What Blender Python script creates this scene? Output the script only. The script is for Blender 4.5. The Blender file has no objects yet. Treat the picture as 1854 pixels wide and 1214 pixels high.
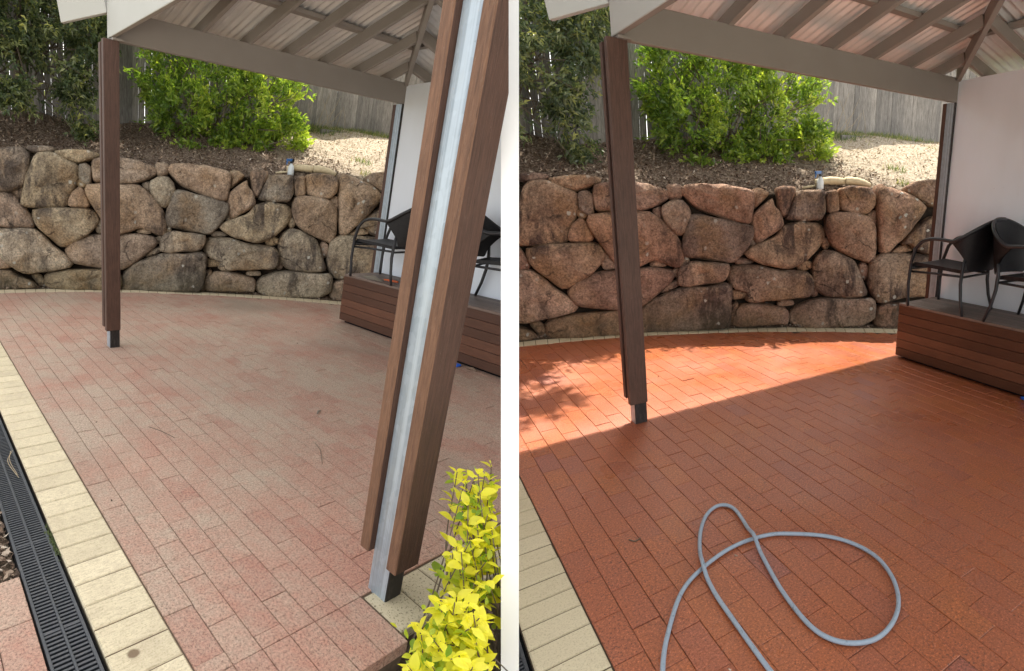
import bpy, bmesh, math, random
import numpy as np
from mathutils import Vector, Matrix, noise as mnoise

# ------------------------------------------------------------------ camera, sky, sun, exposure
SC = bpy.context.scene
COL = SC.collection
CAM = np.array([0.0, 0.0, 1.55])
CAM_RIGHT = np.array([0.99914, 0.010865, 0.040009])
CAM_UP = np.array([-0.041458, 0.261835, 0.964222])
CAM_BACK = np.array([0.0, -0.965052, 0.262060])
FPX = 924.0                                   # focal length in photo pixels (photo 1854 wide)
cam_data = bpy.data.cameras.new("camera")
cam_data.sensor_width = 36.0
cam_data.lens = FPX / 1854.0 * 36.0
cam_data.clip_start = 0.05
cam_data.clip_end = 2000.0
cam = bpy.data.objects.new("camera", cam_data)
COL.objects.link(cam)
cam.matrix_world = Matrix(((CAM_RIGHT[0], CAM_UP[0], CAM_BACK[0], CAM[0]),
                           (CAM_RIGHT[1], CAM_UP[1], CAM_BACK[1], CAM[1]),
                           (CAM_RIGHT[2], CAM_UP[2], CAM_BACK[2], CAM[2]),
                           (0, 0, 0, 1)))
SC.camera = cam

SUN_EL = math.radians(63.0)
SUN_AZ = math.radians(-1.0)                   # clockwise from +Y
SUN_DIR = np.array([math.sin(SUN_AZ) * math.cos(SUN_EL), math.cos(SUN_AZ) * math.cos(SUN_EL), math.sin(SUN_EL)])
world = bpy.data.worlds.new("World")
SC.world = world
world.use_nodes = True
wn = world.node_tree
sky = wn.nodes.new("ShaderNodeTexSky")
sky.sky_type = 'NISHITA'
sky.sun_disc = False
sky.sun_elevation = SUN_EL
sky.sun_rotation = SUN_AZ
sky.air_density = 1.0
sky.dust_density = 2.0
sky.ozone_density = 1.0
# bright broken cloud over the blue: the same all round the sky
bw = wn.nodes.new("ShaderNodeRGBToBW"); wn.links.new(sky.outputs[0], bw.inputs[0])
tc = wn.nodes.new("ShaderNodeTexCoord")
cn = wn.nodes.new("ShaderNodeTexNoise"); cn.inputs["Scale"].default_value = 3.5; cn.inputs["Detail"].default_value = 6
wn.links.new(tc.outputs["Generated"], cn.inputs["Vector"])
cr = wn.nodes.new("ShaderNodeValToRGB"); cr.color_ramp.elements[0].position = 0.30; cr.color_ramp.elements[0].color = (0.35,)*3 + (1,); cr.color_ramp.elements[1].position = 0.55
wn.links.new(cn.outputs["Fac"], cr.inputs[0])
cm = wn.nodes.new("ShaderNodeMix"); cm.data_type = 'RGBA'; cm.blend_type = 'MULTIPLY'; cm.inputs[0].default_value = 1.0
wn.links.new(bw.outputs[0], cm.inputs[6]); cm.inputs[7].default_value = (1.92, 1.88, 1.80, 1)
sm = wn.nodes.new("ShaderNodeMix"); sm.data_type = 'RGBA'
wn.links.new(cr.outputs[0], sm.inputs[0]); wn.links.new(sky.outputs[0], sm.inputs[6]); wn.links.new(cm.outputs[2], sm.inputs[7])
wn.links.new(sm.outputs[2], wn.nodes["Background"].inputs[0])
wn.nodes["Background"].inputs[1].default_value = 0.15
sun_data = bpy.data.lights.new("sun", 'SUN')
sun_data.energy = 4.5
sun_data.angle = math.radians(0.5)
sun_data.color = (1.0, 0.93, 0.81)
sun = bpy.data.objects.new("sun", sun_data)
COL.objects.link(sun)
sun.rotation_mode = 'QUATERNION'
sun.rotation_quaternion = Vector(SUN_DIR).to_track_quat('Z', 'Y')
sun.location = Vector(SUN_DIR) * 30
SC.view_settings.view_transform = 'Standard'
SC.view_settings.look = 'None'
SC.view_settings.gamma = 1.0
SC.view_settings.use_curve_mapping = False
SC.view_settings.exposure = 1.17
SC.cycles.max_bounces = 8
SC.cycles.diffuse_bounces = 5
SC.cycles.transparent_max_bounces = 8

# ------------------------------------------------------------------ the two patios' building grids
# a = across the brick rows, b = along them towards the house, c = up; all in metres from the same paver corner
class Grid:
    def __init__(s, side, O, U, V, W):
        s.side = side
        s.O = np.array(O); s.B = np.array([U, V, W])      # rows
        s.Bi = np.linalg.inv(s.B)
    def T(s, p):
        return np.asarray(p, float).reshape(-1, 3) @ s.B + s.O
    def inv(s, w):
        return (np.asarray(w, float).reshape(-1, 3) - s.O) @ s.Bi

GL = Grid('left', [-2.30019, 2.4115, 0.08704], [0.54531, 0.55996, -0.02288], [0.96617, -0.82171, -0.01559], [0.17168, -0.01876, 1.00409])
GR = Grid('right', [0.40476, 1.43183, -0.03021], [1.09036, 0.60567, 0.03784], [0.21105, -0.80249, -0.00406], [-0.16374, -0.00718, 0.99556])
EYE = {'left': np.array([-0.629, 2.472, 1.481]), 'right': np.array([-0.412, 1.459, 1.609])}

def proj(w):
    d = np.asarray(w, float).reshape(-1, 3) - CAM
    x = d @ CAM_RIGHT; y = -(d @ CAM_UP); z = -(d @ CAM_BACK)
    z = np.where(np.abs(z) < 1e-6, 1e-6, z)
    return np.stack([927 + FPX * x / z, 607 + FPX * y / z, z], 1)

# the dividing wall's two faces; each patio's pieces end inside it
def face_normal(px):
    return CAM_RIGHT + (px - 927.0) / FPX * CAM_BACK
CUT = {'left': (face_normal(921.0), -1.0), 'right': (face_normal(925.0), 1.0)}
def side_val(w, side):
    n, s = CUT[side]
    return s * ((np.asarray(w, float).reshape(-1, 3) - CAM) @ n)

RNG = np.random.default_rng(7)
WO = {}                                       # world origins of built objects

def props(o, label=None, cat=None, group=None, kind=None):
    if label: o['label'] = label
    if cat: o['category'] = cat
    if group: o['group'] = group
    if kind: o['kind'] = kind
    return o

def place(o, origin, parent):
    origin = np.asarray(origin, float)
    WO[o.name] = origin
    if parent is not None:
        o.parent = parent
        o.location = Vector(origin - WO[parent.name])
    else:
        o.location = Vector(origin)

def empty(name, g, p, label, cat, group=None, parent=None):
    o = bpy.data.objects.new(name, None)
    o.empty_display_size = 0.1
    COL.objects.link(o)
    place(o, g.T(p)[0] if g else np.array(p), parent)
    return props(o, label, cat, group)

class MB:
    """collects shapes in grid coordinates"""
    def __init__(s):
        s.v = []; s.f = []; s.t = []; s.n = 0
    def add(s, verts, faces, tint=0.5):
        verts = np.asarray(verts, float).reshape(-1, 3)
        s.v.append(verts)
        for f in faces:
            s.f.append(tuple(i + s.n for i in f))
        if np.isscalar(tint): s.t += [tint] * len(faces)
        else: s.t += list(tint)
        s.n += len(verts)
        return s
    def box(s, lo, hi, tint=0.5):
        (x0, y0, z0), (x1, y1, z1) = lo, hi
        v = [(x0,y0,z0),(x1,y0,z0),(x1,y1,z0),(x0,y1,z0),(x0,y0,z1),(x1,y0,z1),(x1,y1,z1),(x0,y1,z1)]
        return s.add(v, BOXF, tint)
    def bar(s, p, q, w, h, up=(0, 0, 1), tint=0.5, hang=False, w2=None, h2=None):
        """box from p to q, w wide, h high; hang: p-q is the bottom centre line"""
        p = np.array(p, float); q = np.array(q, float); d = q - p; d /= np.linalg.norm(d)
        sd = np.cross(d, up); sd /= np.linalg.norm(sd); u = np.cross(sd, d)
        v = []
        for c, ww, hh in ((p, w, h), (q, w2 or w, h2 or h)):
            z0, z1 = (0, hh) if hang else (-hh / 2, hh / 2)
            v += [c - sd*ww/2 + u*z0, c + sd*ww/2 + u*z0, c + sd*ww/2 + u*z1, c - sd*ww/2 + u*z1]
        return s.add(v, [(0,1,2,3),(7,6,5,4),(0,4,5,1),(1,5,6,2),(2,6,7,3),(3,7,4,0)], tint)
    def tube(s, path, r, seg=8, cap=True, tint=0.5, flat=1.0):
        path = np.asarray(path, float); n = len(path)
        r = np.full(n, r) if np.isscalar(r) else np.asarray(r, float)
        tan = np.gradient(path, axis=0); tan /= np.linalg.norm(tan, axis=1)[:, None] + 1e-12
        ref = np.array([0, 0, 1.0]) if abs(tan[0][2]) < 0.9 else np.array([1.0, 0, 0])
        nn = ref - tan[0] * (ref @ tan[0]); nn /= np.linalg.norm(nn)
        vs = []
        for i in range(n):
            nn = nn - tan[i] * (nn @ tan[i]); nn /= np.linalg.norm(nn) + 1e-12
            bb = np.cross(tan[i], nn)
            for k in range(seg):
                a = 2 * math.pi * k / seg
                vs.append(path[i] + r[i] * (math.cos(a) * nn * flat + math.sin(a) * bb))
        fs = [(i*seg+k, i*seg+(k+1) % seg, (i+1)*seg+(k+1) % seg, (i+1)*seg+k) for i in range(n-1) for k in range(seg)]
        if cap:
            fs.append(tuple(range(seg-1, -1, -1))); fs.append(tuple((n-1)*seg+k for k in range(seg)))
        return s.add(vs, fs, tint)
    def lathe(s, c, prof, seg=16, tint=0.5):
        c = np.array(c, float); vs = []
        for r, z in prof:
            for k in range(seg):
                a = 2*math.pi*k/seg
                vs.append(c + (r*math.cos(a), r*math.sin(a), z))
        n = len(prof)
        fs = [(i*seg+k, i*seg+(k+1) % seg, (i+1)*seg+(k+1) % seg, (i+1)*seg+k) for i in range(n-1) for k in range(seg)]
        fs.append(tuple(range(seg-1, -1, -1))); fs.append(tuple((n-1)*seg+k for k in range(seg)))
        return s.add(vs, fs, tint)
    def grid(s, P, tint=0.5, flip=False):
        P = np.asarray(P, float); m, n = P.shape[:2]
        fs = []
        for i in range(m-1):
            for j in range(n-1):
                q = (i*n+j, i*n+j+1, (i+1)*n+j+1, (i+1)*n+j)
                fs.append(q[::-1] if flip else q)
        return s.add(P.reshape(-1, 3), fs, tint)
    def move(s, fn):
        s.v = [fn(v) for v in s.v]; return s
    def build(s, name, mat, g, parent=None, smooth=False, bevel=0.0, cap=True, cut=True, mesh_only=False):
        v = np.concatenate(s.v)
        fs = s.f; tint = s.t
        if bevel > 0:
            bm = bmesh.new()
            bv = [bm.verts.new(p) for p in v]
            tl = bm.faces.layers.float.new('tint')
            for f, t in zip(fs, tint):
                try: bf = bm.faces.new([bv[i] for i in f]); bf[tl] = t
                except ValueError: pass
            bmesh.ops.bevel(bm, geom=bm.edges[:], offset=bevel, segments=1, affect='EDGES', clamp_overlap=True)
            bm.verts.index_update()
            v = np.array([p.co[:] for p in bm.verts]); fs = [tuple(q.index for q in f.verts) for f in bm.faces]
            tint = [f[tl] for f in bm.faces]
            bm.free()
        w = g.T(v) if g else v
        crossing = False
        if g and cut:
            sv = side_val(w, g.side)
            if sv.max() < 0: return None
            crossing = sv.min() < 0
        org = (w.min(0) + w.max(0)) / 2; org[2] = w[:, 2].min()
        me = bpy.data.meshes.new(name)
        me.from_pydata((w - org).tolist(), [], fs)
        at = me.attributes.new('tint', 'FLOAT', 'FACE')
        if len(me.polygons) == len(tint): at.data.foreach_set('value', np.array(tint, dtype=np.float32))
        pc = me.attributes.new('pc', 'FLOAT_VECTOR', 'POINT')
        pc.data.foreach_set('vector', v.astype(np.float32).ravel())
        if crossing:
            n, sg = CUT[g.side]
            bm = bmesh.new(); bm.from_mesh(me)
            res = bmesh.ops.bisect_plane(bm, geom=bm.verts[:]+bm.edges[:]+bm.faces[:], plane_co=Vector(CAM-org), plane_no=Vector(n*sg), clear_inner=True)
            if cap:
                ed = [e for e in res['geom_cut'] if isinstance(e, bmesh.types.BMEdge)]
                if ed:
                    try: bmesh.ops.edgenet_fill(bm, edges=ed)
                    except Exception: pass
            bm.to_mesh(me); bm.free()
            if len(me.polygons) == 0: return None
        for m in (mat if isinstance(mat, (list, tuple)) else [mat]): me.materials.append(m)
        if smooth: me.polygons.foreach_set('use_smooth', [True]*len(me.polygons))
        me.update()
        o = bpy.data.objects.new(name, me)
        COL.objects.link(o)
        place(o, org, parent)
        return o
BOXF = [(0,3,2,1),(4,5,6,7),(0,1,5,4),(1,2,6,5),(2,3,7,6),(3,0,4,7)]

# ------------------------------------------------------------------ materials
class NT:
    def __init__(s, name, rough=0.6, spec=0.5):
        s.m = bpy.data.materials.new(name); s.m.use_nodes = True
        s.n = s.m.node_tree.nodes; s.l = s.m.node_tree.links
        s.b = s.n['Principled BSDF']; s.b.inputs['Roughness'].default_value = rough
        s.b.inputs['Specular IOR Level'].default_value = spec
        s.pc = s.attr('pc', 'Vector')
    def put(s, sock, v):
        if isinstance(v, bpy.types.NodeSocket): s.l.new(v, sock)
        elif v is not None:
            if hasattr(sock.default_value, '__len__') and not hasattr(v, '__len__'): v = (v,)*len(sock.default_value)
            if hasattr(v, '__len__') and len(sock.default_value) == 4 and len(v) == 3: v = (*v, 1)
            sock.default_value = v
    def attr(s, name, out='Fac'):
        a = s.n.new('ShaderNodeAttribute'); a.attribute_name = name; return a.outputs[out]
    def map(s, vec, scale, loc=(0, 0, 0)):
        m = s.n.new('ShaderNodeMapping'); s.put(m.inputs['Vector'], vec); m.inputs['Scale'].default_value = scale; m.inputs['Location'].default_value = loc; return m.outputs[0]
    def noise(s, scale, detail=3, rough=0.55, vec=None, dist=0.0, col=False):
        t = s.n.new('ShaderNodeTexNoise'); s.put(t.inputs['Vector'], vec or s.pc)
        t.inputs['Scale'].default_value = scale; t.inputs['Detail'].default_value = detail; t.inputs['Roughness'].default_value = rough; t.inputs['Distortion'].default_value = dist
        return t.outputs['Color' if col else 'Fac']
    def voro(s, scale, vec=None, feat='F1', out='Distance'):
        t = s.n.new('ShaderNodeTexVoronoi'); t.feature = feat; s.put(t.inputs['Vector'], vec or s.pc); t.inputs['Scale'].default_value = scale
        return t.outputs[out]
    def white(s, vec):
        t = s.n.new('ShaderNodeTexWhiteNoise'); s.put(t.inputs['Vector'], vec); return t.outputs['Value']
    def ramp(s, fac, stops, interp='LINEAR'):
        r = s.n.new('ShaderNodeValToRGB'); r.color_ramp.interpolation = interp; s.put(r.inputs[0], fac)
        e = r.color_ramp.elements
        while len(e) < len(stops): e.new(0.5)
        for k, (p, c) in enumerate(stops):
            e[k].position = p; e[k].color = (*c, 1) if hasattr(c, '__len__') else (c, c, c, 1)
        return r.outputs[0]
    def mix(s, fac, a, b, mode='MIX'):
        m = s.n.new('ShaderNodeMix'); m.data_type = 'RGBA'; m.blend_type = mode
        s.put(m.inputs[0], fac); s.put(m.inputs[6], a); s.put(m.inputs[7], b); return m.outputs[2]
    def math(s, op, a, b=None, clamp=False):
        m = s.n.new('ShaderNodeMath'); m.operation = op; m.use_clamp = clamp; s.put(m.inputs[0], a)
        if b is not None: s.put(m.inputs[1], b)
        return m.outputs[0]
    def rnd(s):
        o = s.n.new('ShaderNodeObjectInfo').outputs['Random']; return o
    def bump(s, h, strength=0.3, dist=0.01, normal=None):
        b = s.n.new('ShaderNodeBump'); s.put(b.inputs['Height'], h); b.inputs['Strength'].default_value = strength; b.inputs['Distance'].default_value = dist
        if normal is not None: s.put(b.inputs['Normal'], normal)
        return b.outputs[0]
    def out(s, col=None, rough=None, normal=None, metal=None):
        s.put(s.b.inputs['Base Color'], col)
        if rough is not None: s.put(s.b.inputs['Roughness'], rough)
        if normal is not None: s.put(s.b.inputs['Normal'], normal)
        if metal is not None: s.put(s.b.inputs['Metallic'], metal)
        return s.m

M = {}
STAIN = (-0.139, 1.229, 0.0)            # brown mark on one cream paver
def build_materials():
    # dusty unwashed red pavers (left patio)
    t = NT('dusty_red_paver', 0.85, 0.3)
    tint = t.attr('tint')
    red = t.mix(tint, (0.40, 0.195, 0.15), (0.47, 0.245, 0.185))
    dust = t.mix(t.noise(0.9, 3), (0.475, 0.375, 0.295), (0.43, 0.345, 0.275))
    big = t.math('ADD', t.math('MULTIPLY', t.noise(1.3, 6, 0.72, dist=0.4), 1.25), -0.125)
    sxyz = t.n.new('ShaderNodeSeparateXYZ'); t.put(sxyz.inputs[0], t.pc)
    edge = t.ramp(t.math('ADD', t.math('MULTIPLY', sxyz.outputs[1], 0.5), 0.0), [(0.15, 0.0), (0.75, 0.085)])
    big = t.math('SUBTRACT', big, edge)
    f = t.math('ADD', big, t.math('MULTIPLY', t.math('SUBTRACT', tint, 0.5), 0.15))
    f = t.math('ADD', f, t.math('MULTIPLY', t.math('SUBTRACT', t.noise(17, 6, 0.75), 0.5), 0.55))
    fac = t.ramp(f, [(0.24, 0.08), (0.45, 0.50), (0.66, 0.92)])
    c = t.mix(fac, red, dust)
    grit = t.ramp(t.noise(105, 4, 0.9), [(0.36, (0.25, 0.22, 0.20)), (0.46, (0.90, 0.90, 0.90)), (0.62, (1.42, 1.4, 1.35))])
    c = t.mix(0.8, c, grit, 'MULTIPLY')
    spots = t.ramp(t.noise(70, 3, 0.7), [(0.60, 0.0), (0.70, 0.5)])
    c = t.mix(spots, c, (0.17, 0.13, 0.10))
    stain = t.ramp(t.noise(0.7, 3, 0.6, dist=0.5, vec=t.map(t.pc, (1, 1, 1), (5, 3, 0))), [(0.56, 0.0), (0.70, 0.38)])
    c = t.mix(stain, c, (0.27, 0.22, 0.17))
    M['brick_left'] = t.out(c, 0.88, t.bump(t.noise(180, 4, 0.7), 0.5, 0.003))
    # washed damp red pavers (right patio)
    t = NT('washed_red_paver', 0.5, 0.6)
    tint = t.attr('tint')
    c = t.ramp(tint, [(0.0, (0.34, 0.108, 0.066)), (0.15, (0.37, 0.108, 0.050)), (0.65, (0.405, 0.117, 0.044)), (1.0, (0.42, 0.130, 0.044))])
    c = t.mix(t.ramp(t.noise(6, 4), [(0.35, 0.0), (0.75, 0.4)]), c, (0.33, 0.11, 0.062))
    g1 = t.ramp(t.noise(105, 4, 0.9), [(0.36, (0.22, 0.20, 0.22)), (0.46, (0.88, 0.88, 0.90)), (0.56, (1.08, 1.08, 1.08)), (0.66, (2.0, 2.3, 2.5))])
    c = t.mix(0.95, c, g1, 'MULTIPLY')
    blk = t.ramp(t.noise(85, 3, 0.8), [(0.585, 0.0), (0.65, 0.9)])
    blkm = t.math('MULTIPLY', blk, t.ramp(t.noise(1.1, 2), [(0.42, 0.12), (0.62, 1.0)]))
    c = t.mix(blkm, c, (0.05, 0.03, 0.03))
    rr = t.ramp(t.noise(1.4, 3), [(0.35, 0.24), (0.7, 0.5)])
    M['brick_right'] = t.out(c, rr, t.bump(t.noise(200, 4, 0.75), 0.45, 0.003))
    # cream pavers
    for side, a, b, dirt in (('left', (0.80, 0.70, 0.50), (0.70, 0.61, 0.43), 0.75), ('right', (0.70, 0.62, 0.44), (0.64, 0.56, 0.38), 0.25)):
        t = NT('cream_paver_' + side, 0.85, 0.3)
        c = t.mix(t.attr('tint'), a, b)
        c = t.mix(t.ramp(t.noise(60, 3, 0.7, vec=t.map(t.pc, (0.5, 2.5, 1))), [(0.45, 0.0), (0.8, dirt)]), c, (0.42, 0.33, 0.20))
        c = t.mix(t.ramp(t.noise(5.5, 5, 0.7), [(0.46, 0.0), (0.72, dirt*0.6)]), c, (0.46, 0.37, 0.26))
        c = t.mix(0.6, c, t.ramp(t.noise(140, 3, 0.85), [(0.35, (0.55, 0.52, 0.45)), (0.48, (1, 1, 1))]), 'MULTIPLY')
        if side == 'left':
            vm = t.n.new('ShaderNodeVectorMath'); vm.operation = 'SUBTRACT'; t.put(vm.inputs[0], t.mix(0.008, t.pc, t.noise(60, col=True))); vm.inputs[1].default_value = STAIN
            ln = t.n.new('ShaderNodeVectorMath'); ln.operation = 'LENGTH'; t.put(ln.inputs[0], t.map(vm.outputs[0], (1.0, 1.25, 0.0)))
            c = t.mix(t.ramp(t.math('MULTIPLY', ln.outputs['Value'], 10.0), [(0.16, 0.85), (0.24, 0.0)]), c, (0.16, 0.10, 0.06))
        M['cream_' + side] = t.out(c, 0.85, t.bump(t.noise(160, 4, 0.7), 0.5, 0.003))
    t = NT('cream_paver_speckled', 0.9, 0.2)  # cream with dark speckles, for the near edge pads
    c = t.mix(t.noise(18, 5, 0.7), (0.50, 0.43, 0.30), (0.70, 0.62, 0.44))
    c = t.mix(t.ramp(t.noise(110, 3, 0.8), [(0.56, 0.0), (0.64, 0.9)]), c, (0.10, 0.08, 0.06))
    M['cream_speckled'] = t.out(c, 0.9, t.bump(t.noise(120, 4, 0.7), 0.6, 0.004))
    t = NT('joint_sand', 0.95, 0.1)
    M['joint'] = t.out(t.mix(t.noise(40), (0.055, 0.04, 0.03), (0.10, 0.075, 0.055)), 0.95)
    t = NT('dusty_joint_sand', 0.95, 0.1)
    M['joint_left'] = t.out(t.mix(t.noise(40), (0.10, 0.07, 0.05), (0.20, 0.15, 0.11)), 0.95)
    # boulders
    for side, lo, hi, dark in (('left', (0.33, 0.27, 0.205), (0.62, 0.54, 0.42), (0.105, 0.085, 0.075)), ('right', (0.28, 0.185, 0.135), (0.55, 0.41, 0.32), (0.075, 0.05, 0.045))):
        t = NT('granite_boulder_' + side, 0.85, 0.25)
        c = t.mix(t.ramp(t.noise(2.6, 6, 0.7), [(0.34, 0.0), (0.66, 1.0)]), lo, hi)
        tn = t.attr('tint')
        c = t.mix(1.0, c, t.ramp(tn, [(0.0, (0.68, 0.70, 0.73)), (0.3, (1.08, 0.93, 0.90)), (0.6, (1.12, 1.02, 0.84)), (0.8, (0.9, 0.9, 0.88)), (1.0, (1.38, 1.36, 1.34))]), 'MULTIPLY')
        c = t.mix(t.ramp(t.noise(1.7, 4, 0.6, vec=t.map(t.pc, (1, 1, 1), (3, 9, 1))), [(0.48, 0.0), (0.68, 0.6)]), c, (0.40, 0.24, 0.11))
        streak = t.noise(3.4, 6, 0.7, vec=t.map(t.pc, (2.0, 2.0, 0.5)), dist=0.5)
        smask = t.ramp(t.noise(1.25, 2, vec=t.map(t.pc, (1, 1, 1), (7, 2, 4))), [(0.42, 0.1), (0.60, 1.0)])
        c = t.mix(t.math('MULTIPLY', smask, t.ramp(streak, [(0.44, 0.0), (0.57, 0.88)])), c, dark)
        c = t.mix(0.9, c, t.ramp(t.noise(42, 5, 0.85), [(0.34, (0.34, 0.32, 0.31)), (0.47, (0.92, 0.92, 0.92)), (0.62, (1.55, 1.52, 1.48))]), 'MULTIPLY')
        c = t.mix(0.7, c, t.ramp(t.noise(13, 5, 0.75), [(0.34, (0.52, 0.5, 0.48)), (0.52, (1.05, 1.05, 1.05))]), 'MULTIPLY')
        lich = t.ramp(t.voro(9.0, vec=t.mix(0.04, t.pc, t.noise(30, col=True))), [(0.15, 0.9), (0.22, 0.0)])
        lich = t.math('MULTIPLY', lich, t.ramp(t.noise(1.6, 2, vec=t.map(t.pc, (1, 1, 1), (1, 2, 7))), [(0.50, 0.0), (0.58, 1.0)]))
        c = t.mix(lich, c, (0.66, 0.65, 0.58))
        sx = t.n.new('ShaderNodeSeparateXYZ'); t.put(sx.inputs[0], t.pc)
        moss = t.math('MULTIPLY', t.ramp(sx.outputs[2], [(0.12, 0.6), (0.42, 0.0)]), t.noise(3.0, 3))
        c = t.mix(moss, c, (0.11, 0.105, 0.05))
        crack = t.ramp(t.voro(2.1, vec=t.mix(0.16, t.pc, t.noise(4.5, 4, col=True)), feat='DISTANCE_TO_EDGE'), [(0.0, 1.0), (0.014, 0.0)])
        crack = t.math('MULTIPLY', crack, t.ramp(t.noise(3.3, 2), [(0.50, 0.0), (0.60, 0.8)]))
        c = t.mix(crack, c, (0.05, 0.035, 0.03))
        h = t.math('ADD', t.math('MULTIPLY', t.noise(9, 8, 0.68), 1.0), t.math('MULTIPLY', crack, -0.25))
        n1 = t.bump(h, 1.0, 0.09)
        n2 = t.bump(t.noise(55, 4, 0.8), 0.8, 0.012, n1)
        M['stone_' + side] = t.out(c, 0.85, n2)
    t = NT('dark_earth_fill', 0.95, 0.1)
    M['earth'] = t.out(t.mix(t.noise(14, 5), (0.018, 0.013, 0.010), (0.06, 0.045, 0.033)), 0.95, t.bump(t.noise(40, 5), 0.8, 0.02))
    # bare soil strip at the foot of the wall
    t = NT('gritty_soil', 0.95, 0.15)
    c = t.mix(t.noise(30, 6, 0.75), (0.13, 0.095, 0.065), (0.30, 0.235, 0.165))
    c = t.mix(t.ramp(t.noise(90, 3, 0.8), [(0.58, 0.0), (0.66, 0.8)]), c, (0.42, 0.37, 0.30))
    M['soil'] = t.out(c, 0.95, t.bump(t.noise(60, 6, 0.8), 0.9, 0.02))
    # garden bed on the terrace: dark leaf mulch turning to pale dry ground
    t = NT('mulch_and_dry_ground', 0.95, 0.15)
    sx = t.n.new('ShaderNodeSeparateXYZ'); t.put(sx.inputs[0], t.pc)
    dark = t.ramp(t.noise(34, 6, 0.8), [(0.34, (0.055, 0.04, 0.03)), (0.48, (0.19, 0.135, 0.10)), (0.62, (0.46, 0.37, 0.29))])
    pale = t.ramp(t.noise(30, 6, 0.8), [(0.30, (0.17, 0.12, 0.085)), (0.46, (0.42, 0.34, 0.25)), (0.62, (0.68, 0.60, 0.48))])
    k = t.math('ADD', sx.outputs[0], t.math('MULTIPLY', t.math('SUBTRACT', t.noise(2.0, 4), 0.5), 1.6))
    c = t.mix(t.ramp(t.math('MULTIPLY', k, 0.1), [(0.40, 0.0), (0.51, 1.0)]), dark, pale)
    M['terrace'] = t.out(c, 0.95, t.bump(t.noise(38, 6, 0.8), 1.0, 0.04))
    t = NT('leaf_chip', 0.8, 0.3)
    M['chip'] = t.out(t.ramp(t.attr('tint'), [(0.0, (0.06, 0.04, 0.03)), (0.4, (0.19, 0.125, 0.085)), (0.7, (0.40, 0.30, 0.22)), (1.0, (0.70, 0.62, 0.52))]), 0.8)
    t = NT('far_ground', 0.95, 0.1)
    M['ground'] = t.out(t.mix(t.noise(0.4, 5), (0.08, 0.09, 0.04), (0.17, 0.14, 0.09)), 0.95)
    # timbers
    def timber(name, lo, hi, stretch, rough=0.6, wear=(0.4, 0.33, 0.28), wearamt=0.4, spec=0.35, gs=1.0, tr=(0.75, 1.28)):
        t = NT(name, rough, spec)
        tn = t.attr('tint')
        v = t.map(t.pc, stretch)
        grain = t.noise(26 * gs, 6, 0.65, vec=v, dist=0.6)
        c = t.mix(t.ramp(grain, [(0.3, 0.0), (0.7, 1.0)]), lo, hi)
        c = t.mix(1.0, c, t.ramp(tn, [(0.0, (tr[0],)*3), (1.0, (tr[1], tr[1]*0.98, tr[1]*0.95))]), 'MULTIPLY')
        c = t.mix(t.ramp(t.noise(90, 4, 0.8, vec=v), [(0.62, 0.0), (0.72, wearamt)]), c, wear)
        c = t.mix(0.5, c, t.ramp(t.noise(3.0, 4, 0.6), [(0.3, (0.72, 0.72, 0.72)), (0.65, (1.12, 1.12, 1.12))]), 'MULTIPLY')
        chk = t.ramp(t.noise(70 * gs, 3, 0.6, vec=t.map(t.pc, tuple(x*0.45 if x < 1 else x for x in stretch))), [(0.655, 0.0), (0.69, 0.75)])
        c = t.mix(chk, c, tuple(x*0.35 for x in lo))
        return t.out(c, rough, t.bump(grain, 0.5, 0.005))
    M['post_timber'] = timber('oiled_brown_post_timber', (0.060, 0.033, 0.025), (0.125, 0.066, 0.048), (6, 6, 0.35), 0.55)
    M['post_edge'] = timber('sun_worn_red_timber', (0.115, 0.060, 0.038), (0.235, 0.125, 0.075), (6, 6, 0.4), 0.65, (0.5, 0.42, 0.36), 0.55)
    M['deck_timber'] = timber('red_brown_deck_boards', (0.085, 0.034, 0.020), (0.165, 0.068, 0.036), (7, 0.3, 7), 0.42, (0.36, 0.27, 0.21), 0.5, tr=(0.5, 1.35))
    M['deck_top'] = timber('worn_deck_top', (0.12, 0.085, 0.07), (0.20, 0.15, 0.125), (0.3, 7, 7), 0.5, (0.32, 0.28, 0.25), 0.4)
    M['paling'] = timber('weathered_grey_palings', (0.11, 0.10, 0.092), (0.40, 0.385, 0.37), (5, 5, 0.25), 0.9, (0.06, 0.05, 0.045), 0.75, 0.15)
    # painted roof timber
    t = NT('taupe_paint', 0.6, 0.35)
    c = t.mix(t.noise(4, 5), (0.255, 0.225, 0.20), (0.30, 0.27, 0.24))
    c = t.mix(t.ramp(t.noise(50, 4, 0.8, vec=t.map(t.pc, (0.5, 1, 3))), [(0.62, 0.0), (0.78, 0.3)]), c, (0.12, 0.10, 0.09))
    M['taupe'] = t.out(c, 0.6, t.bump(t.noise(70, 4, 0.7, vec=t.map(t.pc, (0.2, 1, 2))), 0.25, 0.003))
    t = NT('sky_lit_taupe_paint', 0.5, 0.4)  # taupe made paler: sky light on outward faces put into the colour
    c = t.mix(t.noise(3, 5), (0.44, 0.44, 0.41), (0.50, 0.50, 0.47))
    c = t.mix(t.ramp(t.noise(30, 4, 0.8, vec=t.map(t.pc, (1, 0.3, 2))), [(0.64, 0.0), (0.75, 0.35)]), c, (0.25, 0.23, 0.2))
    M['taupe_lit'] = t.out(c, 0.5)
    t = NT('galvanised_sheet', 0.38, 0.5)
    c = t.mix(t.noise(5, 5, 0.7, vec=t.map(t.pc, (2, 0.6, 1))), (0.62, 0.61, 0.60), (0.86, 0.85, 0.84))
    M['sheet'] = t.out(c, 0.4, None, 0.3)
    t = NT('galvanised_post_steel', 0.4, 0.5)
    c = t.mix(t.voro(60, out='Color', vec=t.map(t.pc, (1, 1, 0.6))), (0.30, 0.36, 0.42), (0.42, 0.49, 0.56))
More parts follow.
